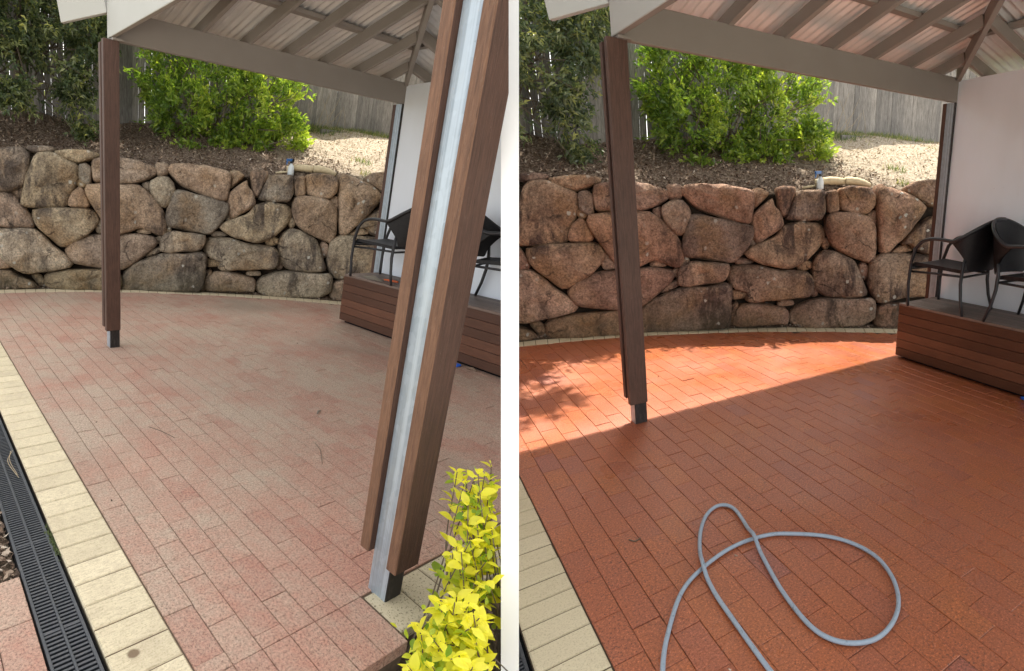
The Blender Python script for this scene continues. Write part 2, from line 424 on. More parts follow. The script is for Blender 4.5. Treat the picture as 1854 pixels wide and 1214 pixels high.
    c = t.mix(t.ramp(t.noise(18, 5, 0.75, vec=t.map(t.pc, (3, 3, 0.5))), [(0.50, 0.0), (0.70, 0.75)]), c, (0.36, 0.39, 0.40))
    c = t.mix(t.ramp(t.noise(40, 4, 0.8, vec=t.map(t.pc, (2, 2, 0.7))), [(0.64, 0.0), (0.70, 0.6)]), c, (0.50, 0.40, 0.24))
    wv = t.n.new('ShaderNodeTexNoise'); wv.inputs['Scale'].default_value = 1.0; wv.inputs['Detail'].default_value = 3
    t.put(wv.inputs['Vector'], t.map(t.pc, (70, 70, 0.5)))
    c = t.mix(t.ramp(wv.outputs['Fac'], [(0.52, 0.0), (0.62, 0.55)]), c, (0.60, 0.69, 0.76))
    c = t.mix(t.ramp(wv.outputs['Fac'], [(0.36, 0.5), (0.45, 0.0)]), c, (0.28, 0.31, 0.33))
    M['steel'] = t.out(c, 0.45, t.bump(t.noise(45, 4), 0.15, 0.003), 0.35)
    t = NT('black_steel_foot', 0.55, 0.4)
    M['steel_black'] = t.out(t.mix(t.ramp(t.noise(30, 5, 0.8, vec=t.map(t.pc, (2, 2, 0.6))), [(0.5, 0.0), (0.7, 0.5)]), (0.02, 0.018, 0.018), (0.12, 0.11, 0.10)), 0.5)
    # rendered walls
    t = NT('pale_wall_panel', 0.55, 0.35)
    c = t.mix(t.noise(0.9, 4), (0.78, 0.84, 0.93), (0.83, 0.88, 0.95))
    c = t.mix(t.ramp(t.noise(7, 5, 0.85), [(0.66, 0.0), (0.74, 0.4)]), c, (0.45, 0.45, 0.46))
    c = t.mix(t.ramp(t.noise(1.6, 4, 0.6, vec=t.map(t.pc, (1, 1, 0.35))), [(0.5, 0.0), (0.75, 0.18)]), c, (0.52, 0.52, 0.52))
    M['wall'] = t.out(c, 0.55, t.bump(t.noise(3, 3), 0.08, 0.01))
    t = NT('bright_white_render', 0.7, 0.3)
    M['white'] = t.out(t.mix(t.noise(6, 5), (0.93, 0.93, 0.93), (0.95, 0.95, 0.95)), 0.7, t.bump(t.noise(120, 4), 0.1, 0.002))
    # wicker, steel legs
    t = NT('black_woven_resin', 0.5, 0.3)
    w = t.n.new('ShaderNodeTexWave'); w.wave_type = 'BANDS'; w.bands_direction = 'Z'; t.put(w.inputs[0], t.pc); w.inputs['Scale'].default_value = 28
    br = t.n.new('ShaderNodeTexBrick'); t.put(br.inputs['Vector'], t.attr('weave', 'Vector')); br.inputs['Scale'].default_value = 1.0
    br.inputs['Brick Width'].default_value = 0.016; br.inputs['Row Height'].default_value = 0.008; br.inputs['Mortar Size'].default_value = 0.0016; br.inputs['Mortar Smooth'].default_value = 0.6
    br.inputs['Color1'].default_value = (0.009, 0.009, 0.012, 1); br.inputs['Color2'].default_value = (0.020, 0.018, 0.020, 1); br.inputs['Mortar'].default_value = (0.006, 0.006, 0.007, 1)
    M['wicker'] = t.out(br.outputs['Color'], 0.5, t.bump(br.outputs['Fac'], -0.9, 0.004))
    t = NT('charcoal_resin_frame', 0.4, 0.5)
    M['frame'] = t.out(t.mix(t.noise(50), (0.012, 0.013, 0.017), (0.024, 0.024, 0.028)), 0.42, t.bump(t.noise(160, 2, vec=t.map(t.pc, (1, 1, 4))), 0.4, 0.003))
    # foliage
    def leaf(name, stops, rough=0.4, trans=0.35, spec=0.5):
        t = NT(name, rough, spec)
        c = t.ramp(t.attr('tint'), stops)
        t.put(t.b.inputs['Base Color'], c)
        tr = t.n.new('ShaderNodeBsdfTranslucent')
        tc = t.mix(1.0, c, (1.5, 1.6, 0.7), 'MULTIPLY'); t.put(tr.inputs[0], tc)
        mx = t.n.new('ShaderNodeMixShader'); mx.inputs[0].default_value = trans
        t.l.new(t.b.outputs[0], mx.inputs[1]); t.l.new(tr.outputs[0], mx.inputs[2])
        t.l.new(mx.outputs[0], t.n['Material Output'].inputs[0])
        return t.m
    M['bush_leaf'] = leaf('glossy_green_leaf', [(0.0, (0.05, 0.10, 0.028)), (0.30, (0.14, 0.23, 0.045)), (0.65, (0.33, 0.42, 0.07)), (1.0, (0.60, 0.62, 0.11))], 0.3, 0.42)
    M['tree_leaf'] = leaf('dark_narrow_leaf', [(0.0, (0.045, 0.07, 0.045)), (0.40, (0.12, 0.16, 0.09)), (0.68, (0.28, 0.31, 0.15)), (1.0, (0.58, 0.55, 0.17))], 0.24, 0.42)
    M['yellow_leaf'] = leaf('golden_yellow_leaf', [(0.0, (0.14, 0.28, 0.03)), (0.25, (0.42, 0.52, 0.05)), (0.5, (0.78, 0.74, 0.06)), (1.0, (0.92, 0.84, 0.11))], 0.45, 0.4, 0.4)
    M['grass'] = leaf('grass_blade', [(0.0, (0.07, 0.12, 0.03)), (0.6, (0.16, 0.22, 0.06)), (1.0, (0.45, 0.38, 0.2))], 0.6, 0.3)
    t = NT('twig_bark', 0.85, 0.2)
    M['bark'] = t.out(t.mix(t.noise(30, 4), (0.09, 0.07, 0.05), (0.22, 0.18, 0.14)), 0.85, t.bump(t.noise(60, 4), 0.5, 0.005))
    # small things
    t = NT('grey_blue_hose', 0.42, 0.5)
    hc = t.mix(0.8, t.mix(t.noise(45, 5, 0.7), (0.27, 0.345, 0.43), (0.37, 0.45, 0.53)), t.ramp(t.noise(38, 5, 0.85), [(0.34, (0.45, 0.42, 0.40)), (0.44, (1, 1, 1))]), 'MULTIPLY')
    M['hose'] = t.out(hc, 0.4, t.bump(t.noise(220, 2), 0.35, 0.002))
    t = NT('black_plastic_grate', 0.38, 0.5)
    M['grate'] = t.out(t.mix(t.ramp(t.noise(60, 5, 0.8), [(0.5, 0.0), (0.75, 0.6)]), (0.040, 0.045, 0.055), (0.16, 0.15, 0.14)), 0.42)
    t = NT('drain_inside', 0.9, 0.1)
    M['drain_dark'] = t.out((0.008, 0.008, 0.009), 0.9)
    def plain(key, col, rough=0.5, var=0.12, ns=25, metal=0.0):
        t = NT(key, rough, 0.4)
        a = tuple(x*(1-var) for x in col); b = tuple(min(1, x*(1+var)) for x in col)
        M[key] = t.out(t.mix(t.noise(ns, 4), a, b), rough, None, metal)
    plain('bottle_white', (0.72, 0.78, 0.80), 0.3, 0.05)
    plain('trigger_blue', (0.05, 0.16, 0.42), 0.35)
    plain('trigger_black', (0.02, 0.02, 0.022), 0.4)
    plain('tan_cloth', (0.62, 0.52, 0.34), 0.9, 0.3)
    plain('blue_plastic', (0.03, 0.16, 0.75), 0.35, 0.05)
    plain('orange_plastic', (0.62, 0.13, 0.04), 0.4)
    plain('dull_steel', (0.22, 0.19, 0.15), 0.55, 0.25, 25, 0.4)
    plain('bounce_pale', (0.56, 0.55, 0.52), 0.9, 0.1, 3)  # pale tone of the added bounce ground
    plain('moss', (0.07, 0.09, 0.03), 0.95, 0.4, 80)
    plain('dry_stalk', (0.40, 0.32, 0.21), 0.8, 0.2)
    plain('shade_slab_grey', (0.35, 0.34, 0.33), 0.6)  # for the added overhead shade slabs
build_materials()

# ------------------------------------------------------------------ layout shared by both patios (metres on the grid)
def arc_b(a):                                  # far edge of the red bricks
    return 0.0897 * a * a + 0.0566 * a - 4.385
def wall_b(a):                                 # foot of the boulder wall
    a = np.asarray(a, float)
    return 0.05101 * a * a + 0.21721 * a - 4.79774
BATTER = 0.14
FENCE = np.array([[-3.0, -6.9], [11.0, -4.917]])
def fence_b(a): return FENCE[0, 1] + (a - FENCE[0, 0]) / (FENCE[1, 0] - FENCE[0, 0]) * (FENCE[1, 1] - FENCE[0, 1])
def fence_z(a): return np.interp(a, [-3, 0.7, 2.2, 4.5, 6.1, 7.4, 8.2, 9.5, 11], [2.35, 2.33, 2.27, 2.5, 2.63, 2.66, 2.60, 2.42, 2.3])
WTOP = 1.60
PITCH = 0.26
PA0, PA1, PB0, PB1 = 0.87, 4.20, -1.80, 1.53   # roof plan
SL = {'left': 'left', 'right': 'right'}

# outlines of the boulders on the wall face (a, c)
STONES = [
    [(0.37, 1.676), (0.614, 1.741), (0.756, 1.742), (0.821, 1.649), (0.807, 1.472), (0.743, 1.301), (0.593, 1.213), (0.329, 1.196)],
    [(0.789, 1.767), (0.934, 1.791), (1.109, 1.784), (1.106, 1.735), (0.916, 1.691), (0.795, 1.724)],
    [(1.106, 1.729), (1.297, 1.767), (1.488, 1.777), (1.615, 1.749), (1.602, 1.703), (1.547, 1.676), (1.372, 1.61), (1.226, 1.638)],
    [(0.895, 1.678), (1.083, 1.705), (1.204, 1.637), (1.37, 1.582), (1.378, 1.47), (1.321, 1.306), (1.237, 1.151), (1.21, 1.058), (0.953, 1.027), (0.682, 1.039), (0.701, 1.153), (0.77, 1.38), (0.835, 1.563)],
    [(0.572, 1.2), (0.68, 1.285), (0.721, 1.277), (0.702, 1.164), (0.658, 1.128)],
    [(1.385, 1.579), (1.457, 1.607), (1.519, 1.56), (1.508, 1.376), (1.464, 1.35), (1.381, 1.413), (1.376, 1.469)],
    [(1.348, 1.395), (1.392, 1.414), (1.454, 1.372), (1.429, 1.313), (1.375, 1.31), (1.352, 1.342)],
    [(1.557, 1.665), (1.655, 1.691), (1.916, 1.722), (2.132, 1.677), (2.283, 1.631), (2.307, 1.551), (2.166, 1.454), (1.966, 1.388), (1.725, 1.38), (1.552, 1.391), (1.533, 1.504)],
    [(1.462, 1.327), (1.638, 1.369), (1.899, 1.365), (2.076, 1.389), (2.226, 1.275), (2.352, 1.093), (2.387, 0.95), (2.374, 0.755), (2.295, 0.736), (2.097, 0.837), (1.915, 0.764), (1.78, 0.728), (1.674, 0.814), (1.613, 0.905), (1.514, 1.087), (1.447, 1.245)],
    [(1.236, 1.128), (1.285, 1.239), (1.375, 1.31), (1.426, 1.255), (1.474, 1.085), (1.425, 1.059), (1.242, 1.059)],
    [(0.802, 0.978), (0.952, 1.02), (1.273, 1.036), (1.446, 1.046), (1.531, 1.006), (1.58, 0.915), (1.52, 0.806), (1.426, 0.706), (1.244, 0.58), (1.122, 0.533), (1.009, 0.618), (0.891, 0.753), (0.815, 0.864)],
    [(0.329, 1.192), (0.571, 1.189), (0.666, 1.094), (0.759, 0.953), (0.801, 0.818), (0.798, 0.776), (0.537, 0.765), (0.293, 0.769)],
    [(0.29, 0.729), (0.619, 0.755), (0.807, 0.763), (0.907, 0.684), (1.005, 0.548), (1.169, 0.411), (1.224, 0.318), (1.159, 0.263), (0.895, 0.207), (0.68, 0.18), (0.538, 0.255), (0.386, 0.425), (0.269, 0.48)],
    [(0.265, 0.434), (0.385, 0.409), (0.503, 0.336), (0.528, 0.26), (0.371, 0.234), (0.248, 0.233)],
    [(0.246, 0.217), (0.495, 0.231), (0.593, 0.15), (0.716, 0.093), (0.795, 0.01), (0.349, -0.03), (0.225, -0.03)],
    [(0.725, 0.164), (0.818, 0.172), (0.868, 0.119), (0.877, 0.011), (0.813, 0.018)],
    [(0.891, 0.143), (0.938, 0.196), (1.223, 0.241), (1.578, 0.261), (1.757, 0.267), (1.808, 0.14), (1.79, 0.004), (1.429, -0.022), (0.89, -0.02)],
    [(1.167, 0.554), (1.314, 0.654), (1.514, 0.711), (1.735, 0.721), (2.048, 0.749), (2.227, 0.723), (2.286, 0.628), (2.197, 0.55), (2.033, 0.395), (1.893, 0.291), (1.802, 0.263), (1.579, 0.28), (1.381, 0.303), (1.229, 0.33), (1.17, 0.435)],
    [(1.531, 0.806), (1.59, 0.899), (1.654, 0.86), (1.675, 0.754), (1.56, 0.736)],
    [(1.845, 0.216), (1.986, 0.344), (2.125, 0.419), (2.354, 0.504), (2.581, 0.511), (2.831, 0.547), (2.876, 0.52), (2.867, 0.336), (2.819, 0.014), (2.336, -0.011), (1.879, -0.016), (1.808, 0.004)],
    [(2.126, 0.449), (2.22, 0.546), (2.301, 0.592), (2.321, 0.527), (2.217, 0.473)],
    [(2.321, 0.537), (2.325, 0.655), (2.374, 0.763), (2.5, 0.811), (2.747, 0.785), (2.873, 0.78), (2.864, 0.686), (2.798, 0.57), (2.604, 0.539), (2.422, 0.522)],
    [(2.039, 0.792), (2.119, 0.823), (2.202, 0.782), (2.183, 0.754), (2.049, 0.762)],
    [(2.29, 0.721), (2.362, 0.738), (2.371, 0.682), (2.313, 0.63), (2.247, 0.67)],
    [(2.227, 1.428), (2.322, 1.499), (2.433, 1.514), (2.508, 1.425), (2.519, 1.295), (2.443, 1.147), (2.375, 1.116), (2.31, 1.162), (2.243, 1.276), (2.22, 1.357)],
    [(2.131, 1.405), (2.205, 1.438), (2.216, 1.368), (2.201, 1.32), (2.14, 1.351)],
    [(2.303, 1.679), (2.396, 1.698), (2.456, 1.668), (2.446, 1.579), (2.4, 1.523), (2.324, 1.534), (2.296, 1.609)],
    [(2.472, 1.681), (2.704, 1.7), (2.902, 1.692), (3.055, 1.657), (3.187, 1.632), (3.176, 1.463), (3.144, 1.268), (3.104, 1.253), (2.893, 1.305), (2.695, 1.379), (2.553, 1.459), (2.458, 1.586)],
    [(2.494, 1.336), (2.606, 1.361), (2.826, 1.298), (3.048, 1.249), (3.159, 1.203), (3.148, 1.098), (3.088, 0.971), (2.95, 0.815), (2.882, 0.796), (2.591, 0.846), (2.411, 0.86), (2.397, 0.975), (2.443, 1.147)],
    [(2.4, 0.854), (2.445, 0.857), (2.45, 0.808), (2.404, 0.781), (2.383, 0.817)],
    [(3.198, 1.644), (3.276, 1.667), (3.374, 1.61), (3.318, 1.546), (3.206, 1.434), (3.19, 1.536)],
    [(3.16, 1.33), (3.273, 1.447), (3.395, 1.54), (3.405, 1.454), (3.468, 1.38), (3.492, 1.228), (3.428, 1.176), (3.212, 1.022), (3.168, 1.099)],
    [(3.068, 0.889), (3.121, 0.974), (3.268, 1.033), (3.415, 1.102), (3.492, 1.228), (3.67, 1.278), (3.872, 1.266), (3.942, 1.186), (3.935, 1.106), (3.872, 0.988), (3.745, 0.835), (3.566, 0.731), (3.466, 0.729), (3.242, 0.777)],
    [(3.123, 1.067), (3.183, 1.081), (3.191, 1.008), (3.144, 0.983)],
    [(2.961, 0.823), (3.041, 0.845), (3.152, 0.803), (3.107, 0.775), (2.961, 0.776)],
    [(2.88, 0.687), (2.949, 0.753), (3.174, 0.762), (3.411, 0.691), (3.694, 0.682), (3.763, 0.606), (3.758, 0.46), (3.693, 0.373), (3.408, 0.34), (3.259, 0.338), (3.122, 0.292), (3.031, 0.338), (3.06, 0.435), (2.902, 0.481), (2.871, 0.587)],
    [(2.879, 0.445), (2.988, 0.459), (3.069, 0.423), (3.032, 0.363), (2.888, 0.347)],
    [(2.819, 0.014), (2.866, 0.273), (2.94, 0.322), (2.957, 0.265), (2.877, 0.027)],
    [(2.915, 0.212), (3.008, 0.288), (3.258, 0.29), (3.407, 0.237), (3.472, 0.215), (3.479, 0.118), (3.457, 0.027), (3.438, 0.042), (2.865, 0.016)],
    [(3.408, 0.319), (3.538, 0.322), (3.55, 0.27), (3.433, 0.251), (3.381, 0.265)],
    [(3.45, 1.656), (3.521, 1.681), (3.641, 1.677), (3.646, 1.616), (3.595, 1.479), (3.544, 1.364), (3.506, 1.342), (3.469, 1.436)],
    [(3.651, 1.606), (3.746, 1.638), (3.946, 1.648), (3.954, 1.53), (3.947, 1.417), (3.897, 1.307), (3.721, 1.293), (3.536, 1.313), (3.574, 1.389)],
    [(3.968, 1.622), (4.082, 1.651), (4.095, 1.569), (4.094, 1.407), (3.977, 1.389)],
    [(4.111, 1.662), (4.241, 1.697), (4.412, 1.683), (4.462, 1.584), (4.459, 1.486), (4.38, 1.387), (4.245, 1.393), (4.121, 1.431), (4.105, 1.542)],
    [(3.967, 1.343), (4.071, 1.388), (4.245, 1.379), (4.393, 1.349), (4.468, 1.248), (4.474, 1.035), (4.449, 0.86), (4.413, 0.777), (4.276, 0.838), (4.1, 0.911), (3.986, 1.025), (3.955, 1.165)],
    [(4.49, 1.692), (4.533, 1.729), (4.582, 1.691), (4.798, 1.625), (4.914, 1.532), (4.983, 1.445), (4.901, 1.326), (4.809, 1.176), (4.691, 1.024), (4.596, 0.921), (4.517, 0.912), (4.499, 1.151), (4.489, 1.433)],
    [(4.788, 1.675), (4.866, 1.748), (5.018, 1.782), (5.17, 1.767), (5.178, 1.49), (5.015, 1.487), (4.923, 1.552), (4.822, 1.622)],
    [(4.393, 1.363), (4.472, 1.423), (4.486, 1.32), (4.475, 1.248), (4.418, 1.3)],
    [(3.91, 1.059), (3.953, 1.088), (3.978, 0.996), (3.936, 0.95), (3.908, 0.99)],
    [(3.796, 0.753), (3.834, 0.865), (3.923, 0.929), (4.049, 0.91), (4.226, 0.808), (4.286, 0.615), (4.346, 0.406), (4.18, 0.364), (3.925, 0.375), (3.789, 0.491), (3.778, 0.636)],
    [(3.63, 0.755), (3.694, 0.803), (3.766, 0.791), (3.776, 0.728), (3.694, 0.693), (3.635, 0.712)],
    [(4.284, 0.74), (4.326, 0.787), (4.379, 0.733), (4.363, 0.598), (4.316, 0.571), (4.293, 0.645)],
    [(4.383, 0.652), (4.425, 0.824), (4.523, 0.889), (4.718, 0.911), (4.96, 0.897), (5.128, 0.86), (5.206, 0.635), (5.141, 0.418), (4.925, 0.381), (4.729, 0.376), (4.483, 0.284), (4.401, 0.39), (4.364, 0.534)],
    [(4.633, 0.913), (4.716, 0.991), (4.8, 1.027), (4.85, 0.945), (4.791, 0.926)],
    [(4.726, 1.004), (4.833, 1.173), (4.996, 1.328), (5.182, 1.378), (5.196, 0.924), (4.983, 0.914), (4.867, 0.953), (4.817, 1.04)],
    [(3.5, 0.134), (3.563, 0.235), (3.745, 0.321), (3.925, 0.354), (4.18, 0.337), (4.392, 0.36), (4.418, 0.273), (4.395, 0.102), (4.259, 0.01), (3.926, -0.026), (3.614, -0.022), (3.499, 0.06)],
    [(3.758, 0.468), (3.809, 0.489), (3.825, 0.397), (3.783, 0.365), (3.755, 0.401)],
    [(4.41, 0.124), (4.483, 0.266), (4.632, 0.285), (4.928, 0.272), (5.214, 0.372), (5.27, 0.11), (4.934, 0.018), (4.638, -0.007), (4.424, 0.005)]]

def paver_mesh(q, top=0.0, gap=0.0011, dep=0.05, bev=0.0022, tilt=None):
    """q: 4 corners (a,b) counter-clockwise"""
    q = np.asarray(q, float); c = q.mean(0)
    def inset(q, d):
        out = []
        n = len(q)
        for i in range(n):
            e0 = q[i] - q[i-1]; e1 = q[(i+1) % n] - q[i]
            e0 = e0 / (np.linalg.norm(e0)+1e-9); e1 = e1 / (np.linalg.norm(e1)+1e-9)
            n0 = np.array([-e0[1], e0[0]]); n1 = np.array([-e1[1], e1[0]])
            m = n0 + n1; m /= max(0.3, m @ n0)
            out.append(q[i] + m * d)
        return np.array(out)
    # orientation
    ar = 0.5 * sum(q[i-1][0]*q[i][1] - q[i][0]*q[i-1][1] for i in range(len(q)))
    if ar < 0: q = q[::-1]
    o = inset(q, gap); t = inset(q, gap + bev)
    n = len(q)
    tl = tilt if tilt is not None else (0, 0)
    def z(p, base): return base + (p[0]-c[0])*tl[0] + (p[1]-c[1])*tl[1]
    v = [(p[0], p[1], top-dep) for p in o] + [(p[0], p[1], z(p, top-bev)) for p in o] + [(p[0], p[1], z(p, top)) for p in t]
    f = [tuple(2*n+i for i in range(n))]
    for i in range(n):
        j = (i+1) % n
        f.append((n+i, n+j, 2*n+j, 2*n+i)); f.append((i, j, n+j, n+i))
    return v, f

def px_area(g, q):
    w = g.T([(p[0], p[1], 0) for p in q]); s = side_val(w, g.side)
    if s.max() < 0: return -1
    p = proj(w)
    if p[:, 2].min() < 0.3: return 0
    if p[:, 0].max() < 0 or p[:, 0].min() > 1854 or p[:, 1].min() > 1214 or p[:, 1].max() < 0: return 0
    x, y = p[:, 0], p[:, 1]
    return abs(0.5*np.sum(x*np.roll(y, -1) - y*np.roll(x, -1)))

def patio(g):
    S = g.side; rng = np.random.default_rng(11)
    near_b = 1.434
    # mortar bed, the parent of every paver
    mb = MB()
    A = np.arange(-0.23, 4.95, 0.1)
    outer = [(a, arc_b(a) - 0.205) for a in A]
    ring = [(-0.225, 1.655), (0.68, 1.655), (0.68, 1.615), (4.1, 1.615), (4.1, -1.75), (4.9, -1.75)] if S == 'left' else [(-0.23, 1.6), (4.1, 1.6), (4.1, -1.75), (4.9, -1.75)]
    poly = ring + outer[::-1]
    n = len(poly)
    v = [(p[0], p[1], -0.006) for p in poly] + [(p[0], p[1], -0.16) for p in poly]
    f = [tuple(range(n))] + [(i, n+i, n+(i+1) % n, (i+1) % n) for i in range(n)]
    mb.add(v, f)
    bed = mb.build('patio_paving', M['joint_left'] if S == 'left' else M['joint'], g)
    props(bed, kind='structure')
    # bricks
    W = 0.115; L = 0.23
    quads = []
    for i in range(0, 42):
        a0, a1 = i*W, (i+1)*W
        near_b = 1.434 if a0 < 3.75 else -1.76
        if a0 > 4.75: break
        j = 0
        off = 0.0 if i % 2 == 0 else W
        bs = []
        k = -24
        while True:
            b0 = off + k*L; b1 = b0 + L
            k += 1
            if b0 > near_b: break
            bs.append((b0, b1))
        for b0, b1 in bs:
            e0, e1 = arc_b(a0), arc_b(a1)
            if b1 <= max(e0, e1) + 0.02: continue
            b1 = min(b1, near_b)
            if b1 - b0 < 0.02: continue
            q = [(a0, max(b0, e0)), (a1, max(b0, e1)), (a1, b1), (a0, b1)]
            ex = 0.0009 if rng.random() < 0.6 else 0.0003
            q = [(q[0][0], q[0][1]-ex), (q[1][0], q[1][1]-ex), (q[2][0], q[2][1]+ex), (q[3][0], q[3][1]+ex)]
            if q[0][1] > b1 or q[1][1] > b1: continue
            quads.append((q, 'brick'))
    near_b = 1.434
    if S == 'left':
        for i in range(6):
            quads.append(([(i*W, near_b), ((i+1)*W, near_b), ((i+1)*W, near_b+L), (i*W, near_b+L)], 'brick'))
    cream = []
    b = 1.66 if S == 'left' else 1.6
    while b > -4.42:
        e = max(b - W, arc_b(-0.1) - 0.1)
        cream.append(([(-0.228, e), (-0.003, e), (-0.003, b), (-0.228, b)], 'cream'))
        b -= W
    a = 0.0
    while a < 4.85:
        sl = 0.1794*a + 0.0566; da = 0.118 / math.sqrt(1+sl*sl)
        a2 = a + da; s2 = 0.1794*a2 + 0.0566
        n0 = np.array([sl, -1]) / math.hypot(sl, 1); n1 = np.array([s2, -1]) / math.hypot(s2, 1)
        p0 = np.array([a, arc_b(a)]); p1 = np.array([a2, arc_b(a2)])
        cream.append(([p0 + n0*0.205, p1 + n1*0.205, p1 + n1*0.003, p0 + n0*0.003], 'arc'))
        a = a2
    if S == 'left':
        a = 0.70
        k = 0
        while a < 2.9:
            cream.append(([(a, 1.44), (a+0.16 if k == 0 else a+0.158, 1.44), (a+0.158, 1.625), (a, 1.625)], 'pad'))
            a += 0.16; k += 1
    big = sorted(quads, key=lambda e: -px_area(g, e[0]))
    keep = [e for e in big if px_area(g, e[0]) >= 0]
    rest = MB()
    for k, (q, kind) in enumerate(keep):
        tl = rng.normal(0, 0.006, 2); top = rng.normal(0, 0.0010)
        vv, ff = paver_mesh(q, top, tilt=tl)
        t = float(np.clip(rng.normal(0.55, 0.22), 0, 1))
        if k < 298:
            m = MB().add(vv, ff, t); m.build('brick', M['brick_'+S], g, bed)
        else:
            rest.add(vv, ff, t)
    if rest.n:
        o = rest.build('brick_field', M['brick_'+S], g, bed); props(o, kind='stuff')
    for q, kind in cream:
        if px_area(g, q) < 0: continue
        if kind == 'pad':
            vv, ff = paver_mesh(q, 0.0, bev=0.006, tilt=rng.normal(0, 0.004, 2))
            MB().add(vv, ff, rng.random()).build('cream_paver', M['cream_speckled'], g, bed)
        else:
            vv, ff = paver_mesh(q, rng.normal(0, 0.001), bev=0.005 if kind == 'cream' else 0.004, gap=0.002, tilt=rng.normal(0, 0.004, 2))
            MB().add(vv, ff, rng.random()).build('cream_paver', M['cream_'+S], g, bed)
    return bed

def chips(name, pts, normal_up, mat, g, size=(0.015, 0.05), parent=None, seed=1):
    rng = np.random.default_rng(seed)
    n = len(pts)
    ang = rng.random(n)*6.283; L = rng.uniform(size[0], size[1], n); W = L*rng.uniform(0.25, 0.6, n)
    tilt = rng.normal(0, 0.45, (n, 2))
    d = np.stack([np.cos(ang), np.sin(ang), tilt[:, 0]], 1); e = np.stack([-np.sin(ang), np.cos(ang), tilt[:, 1]], 1)
    v = np.empty((n, 4, 3))
    v[:, 0] = pts - d*L[:, None]/2; v[:, 1] = pts + e*W[:, None]/2; v[:, 2] = pts + d*L[:, None]/2; v[:, 3] = pts - e*W[:, None]/2
    v[:, 0, 2] += L*0.12; v[:, 2, 2] += L*0.12
    m = MB(); idx = np.arange(n)*4
    fs = []
    for i in idx: fs += [(i, i+3, i+1), (i+1, i+3, i+2)]
    t = np.repeat(np.clip(rng.beta(1.6, 1.8, n), 0, 1), 2)
    m.add(v.reshape(-1, 3), fs, t.tolist())
    o = m.build(name, mat, g, parent, cap=False)
    if o: props(o, kind='stuff')
    return o

def terrace_point(a, t):
    """t = 0 at the wall's back edge, 1 at the fence"""
    b0 = wall_b(a) - BATTER*WTOP - 0.10; b1 = fence_b(a)
    b1 = np.minimum(b1, b0 - 0.4)
    b = b0 + (b1 - b0)*t
    tt = np.clip(t, 0, 1)
    z = WTOP + (fence_z(a) - WTOP)*(tt**0.85)
    return b, z

def terrain(g):
    S = g.side
    rng = np.random.default_rng(5)
    aa = np.arange(-3, 11.01, 0.14); tt = np.concatenate([np.linspace(0, 1, 22), [1.3, 2.0, 3.2]])
    P = np.zeros((len(aa), len(tt), 3))
    for i, a in enumerate(aa):
        for j, t in enumerate(tt):
            b, z = terrace_point(a, t)
            nz = mnoise.noise(Vector((a*1.3, float(b)*1.3, 2.0)))*0.07 + mnoise.noise(Vector((a*5, float(b)*5, 1)))*0.025
            P[i, j] = (a, b, float(z) + (nz if t > 0 else nz*0.3))
    o = MB().grid(P, flip=True).build('garden_bed', M['terrace'], g, smooth=True, cap=False)
    props(o, kind='structure')
    # mulch and dry leaves on it
    n = 15000
    a = rng.uniform(0.2, 8.2, n); t = rng.random(n)**1.15*0.98
    b, z = terrace_point(a, t)
    pts = np.stack([a, b, z + rng.uniform(0.0, 0.02, n)], 1)
    sv = side_val(g.T(pts), S); pts = pts[sv > 0.02]
    for k, p in enumerate(pts):
        pts[k, 2] += mnoise.noise(Vector((p[0]*1.3, p[1]*1.3, 2.0)))*0.07 + mnoise.noise(Vector((p[0]*5, p[1]*5, 1)))*0.025
    dark = pts[pts[:, 0] < 4.9]; pale = pts[pts[:, 0] >= 4.4]
    chips('leaf_mulch', dark, None, M['chip'], g, (0.02, 0.06), seed=3)
    t2 = chips('dry_grass_litter', pale, None, M['dry_stalk'], g, (0.015, 0.045), seed=4)
    # soil strip between pavers and boulders
    A = np.arange(-2.2, 6.2, 0.12)
    P = np.zeros((len(A), 5, 3))
    for i, a_ in enumerate(A):
        b0 = arc_b(a_) - 0.20; b1 = float(wall_b(a_)) - 0.25
        for j in range(5):
            P[i, j] = (a_, b0 + (b1-b0)*j/4, -0.020 + 0.05*j/4*(1+mnoise.noise(Vector((a_*4, j, 0)))) + 0.008*mnoise.noise(Vector((a_*19, j*3, 0))))
    o = MB().grid(P, flip=True).build('soil_strip', M['soil'], g, smooth=True, cap=False)
    props(o, kind='structure')
    n = 2600
    a = rng.uniform(-0.2, 5.2, n); u = rng.random(n)**1.3
    b = (0.0897*a*a + 0.0566*a - 4.385 - 0.20)*(u) + (wall_b(a)+0.03)*(1-u)
    pts = np.stack([a, b, 0.012 + 0.02*(1-u)], 1); pts = pts[side_val(g.T(pts), S) > 0.02]
    chips('soil_litter', pts, None, M['chip'], g, (0.008, 0.035), seed=8)

def chaikin(P, n=1):
    for _ in range(n):
        Q = []
        for i in range(len(P)):
            p, q = P[i], P[(i+1) % len(P)]
            Q += [p*0.86+q*0.14, p*0.14+q*0.86]
        P = np.array(Q)
    return P
def resample(P, n):
    P = np.vstack([P, P[:1]]); d = np.r_[0, np.cumsum(np.linalg.norm(np.diff(P, axis=0), axis=1))]
    s = np.linspace(0, d[-1], n, endpoint=False)
    return np.stack([np.interp(s, d, P[:, k]) for k in range(P.shape[1])], 1)

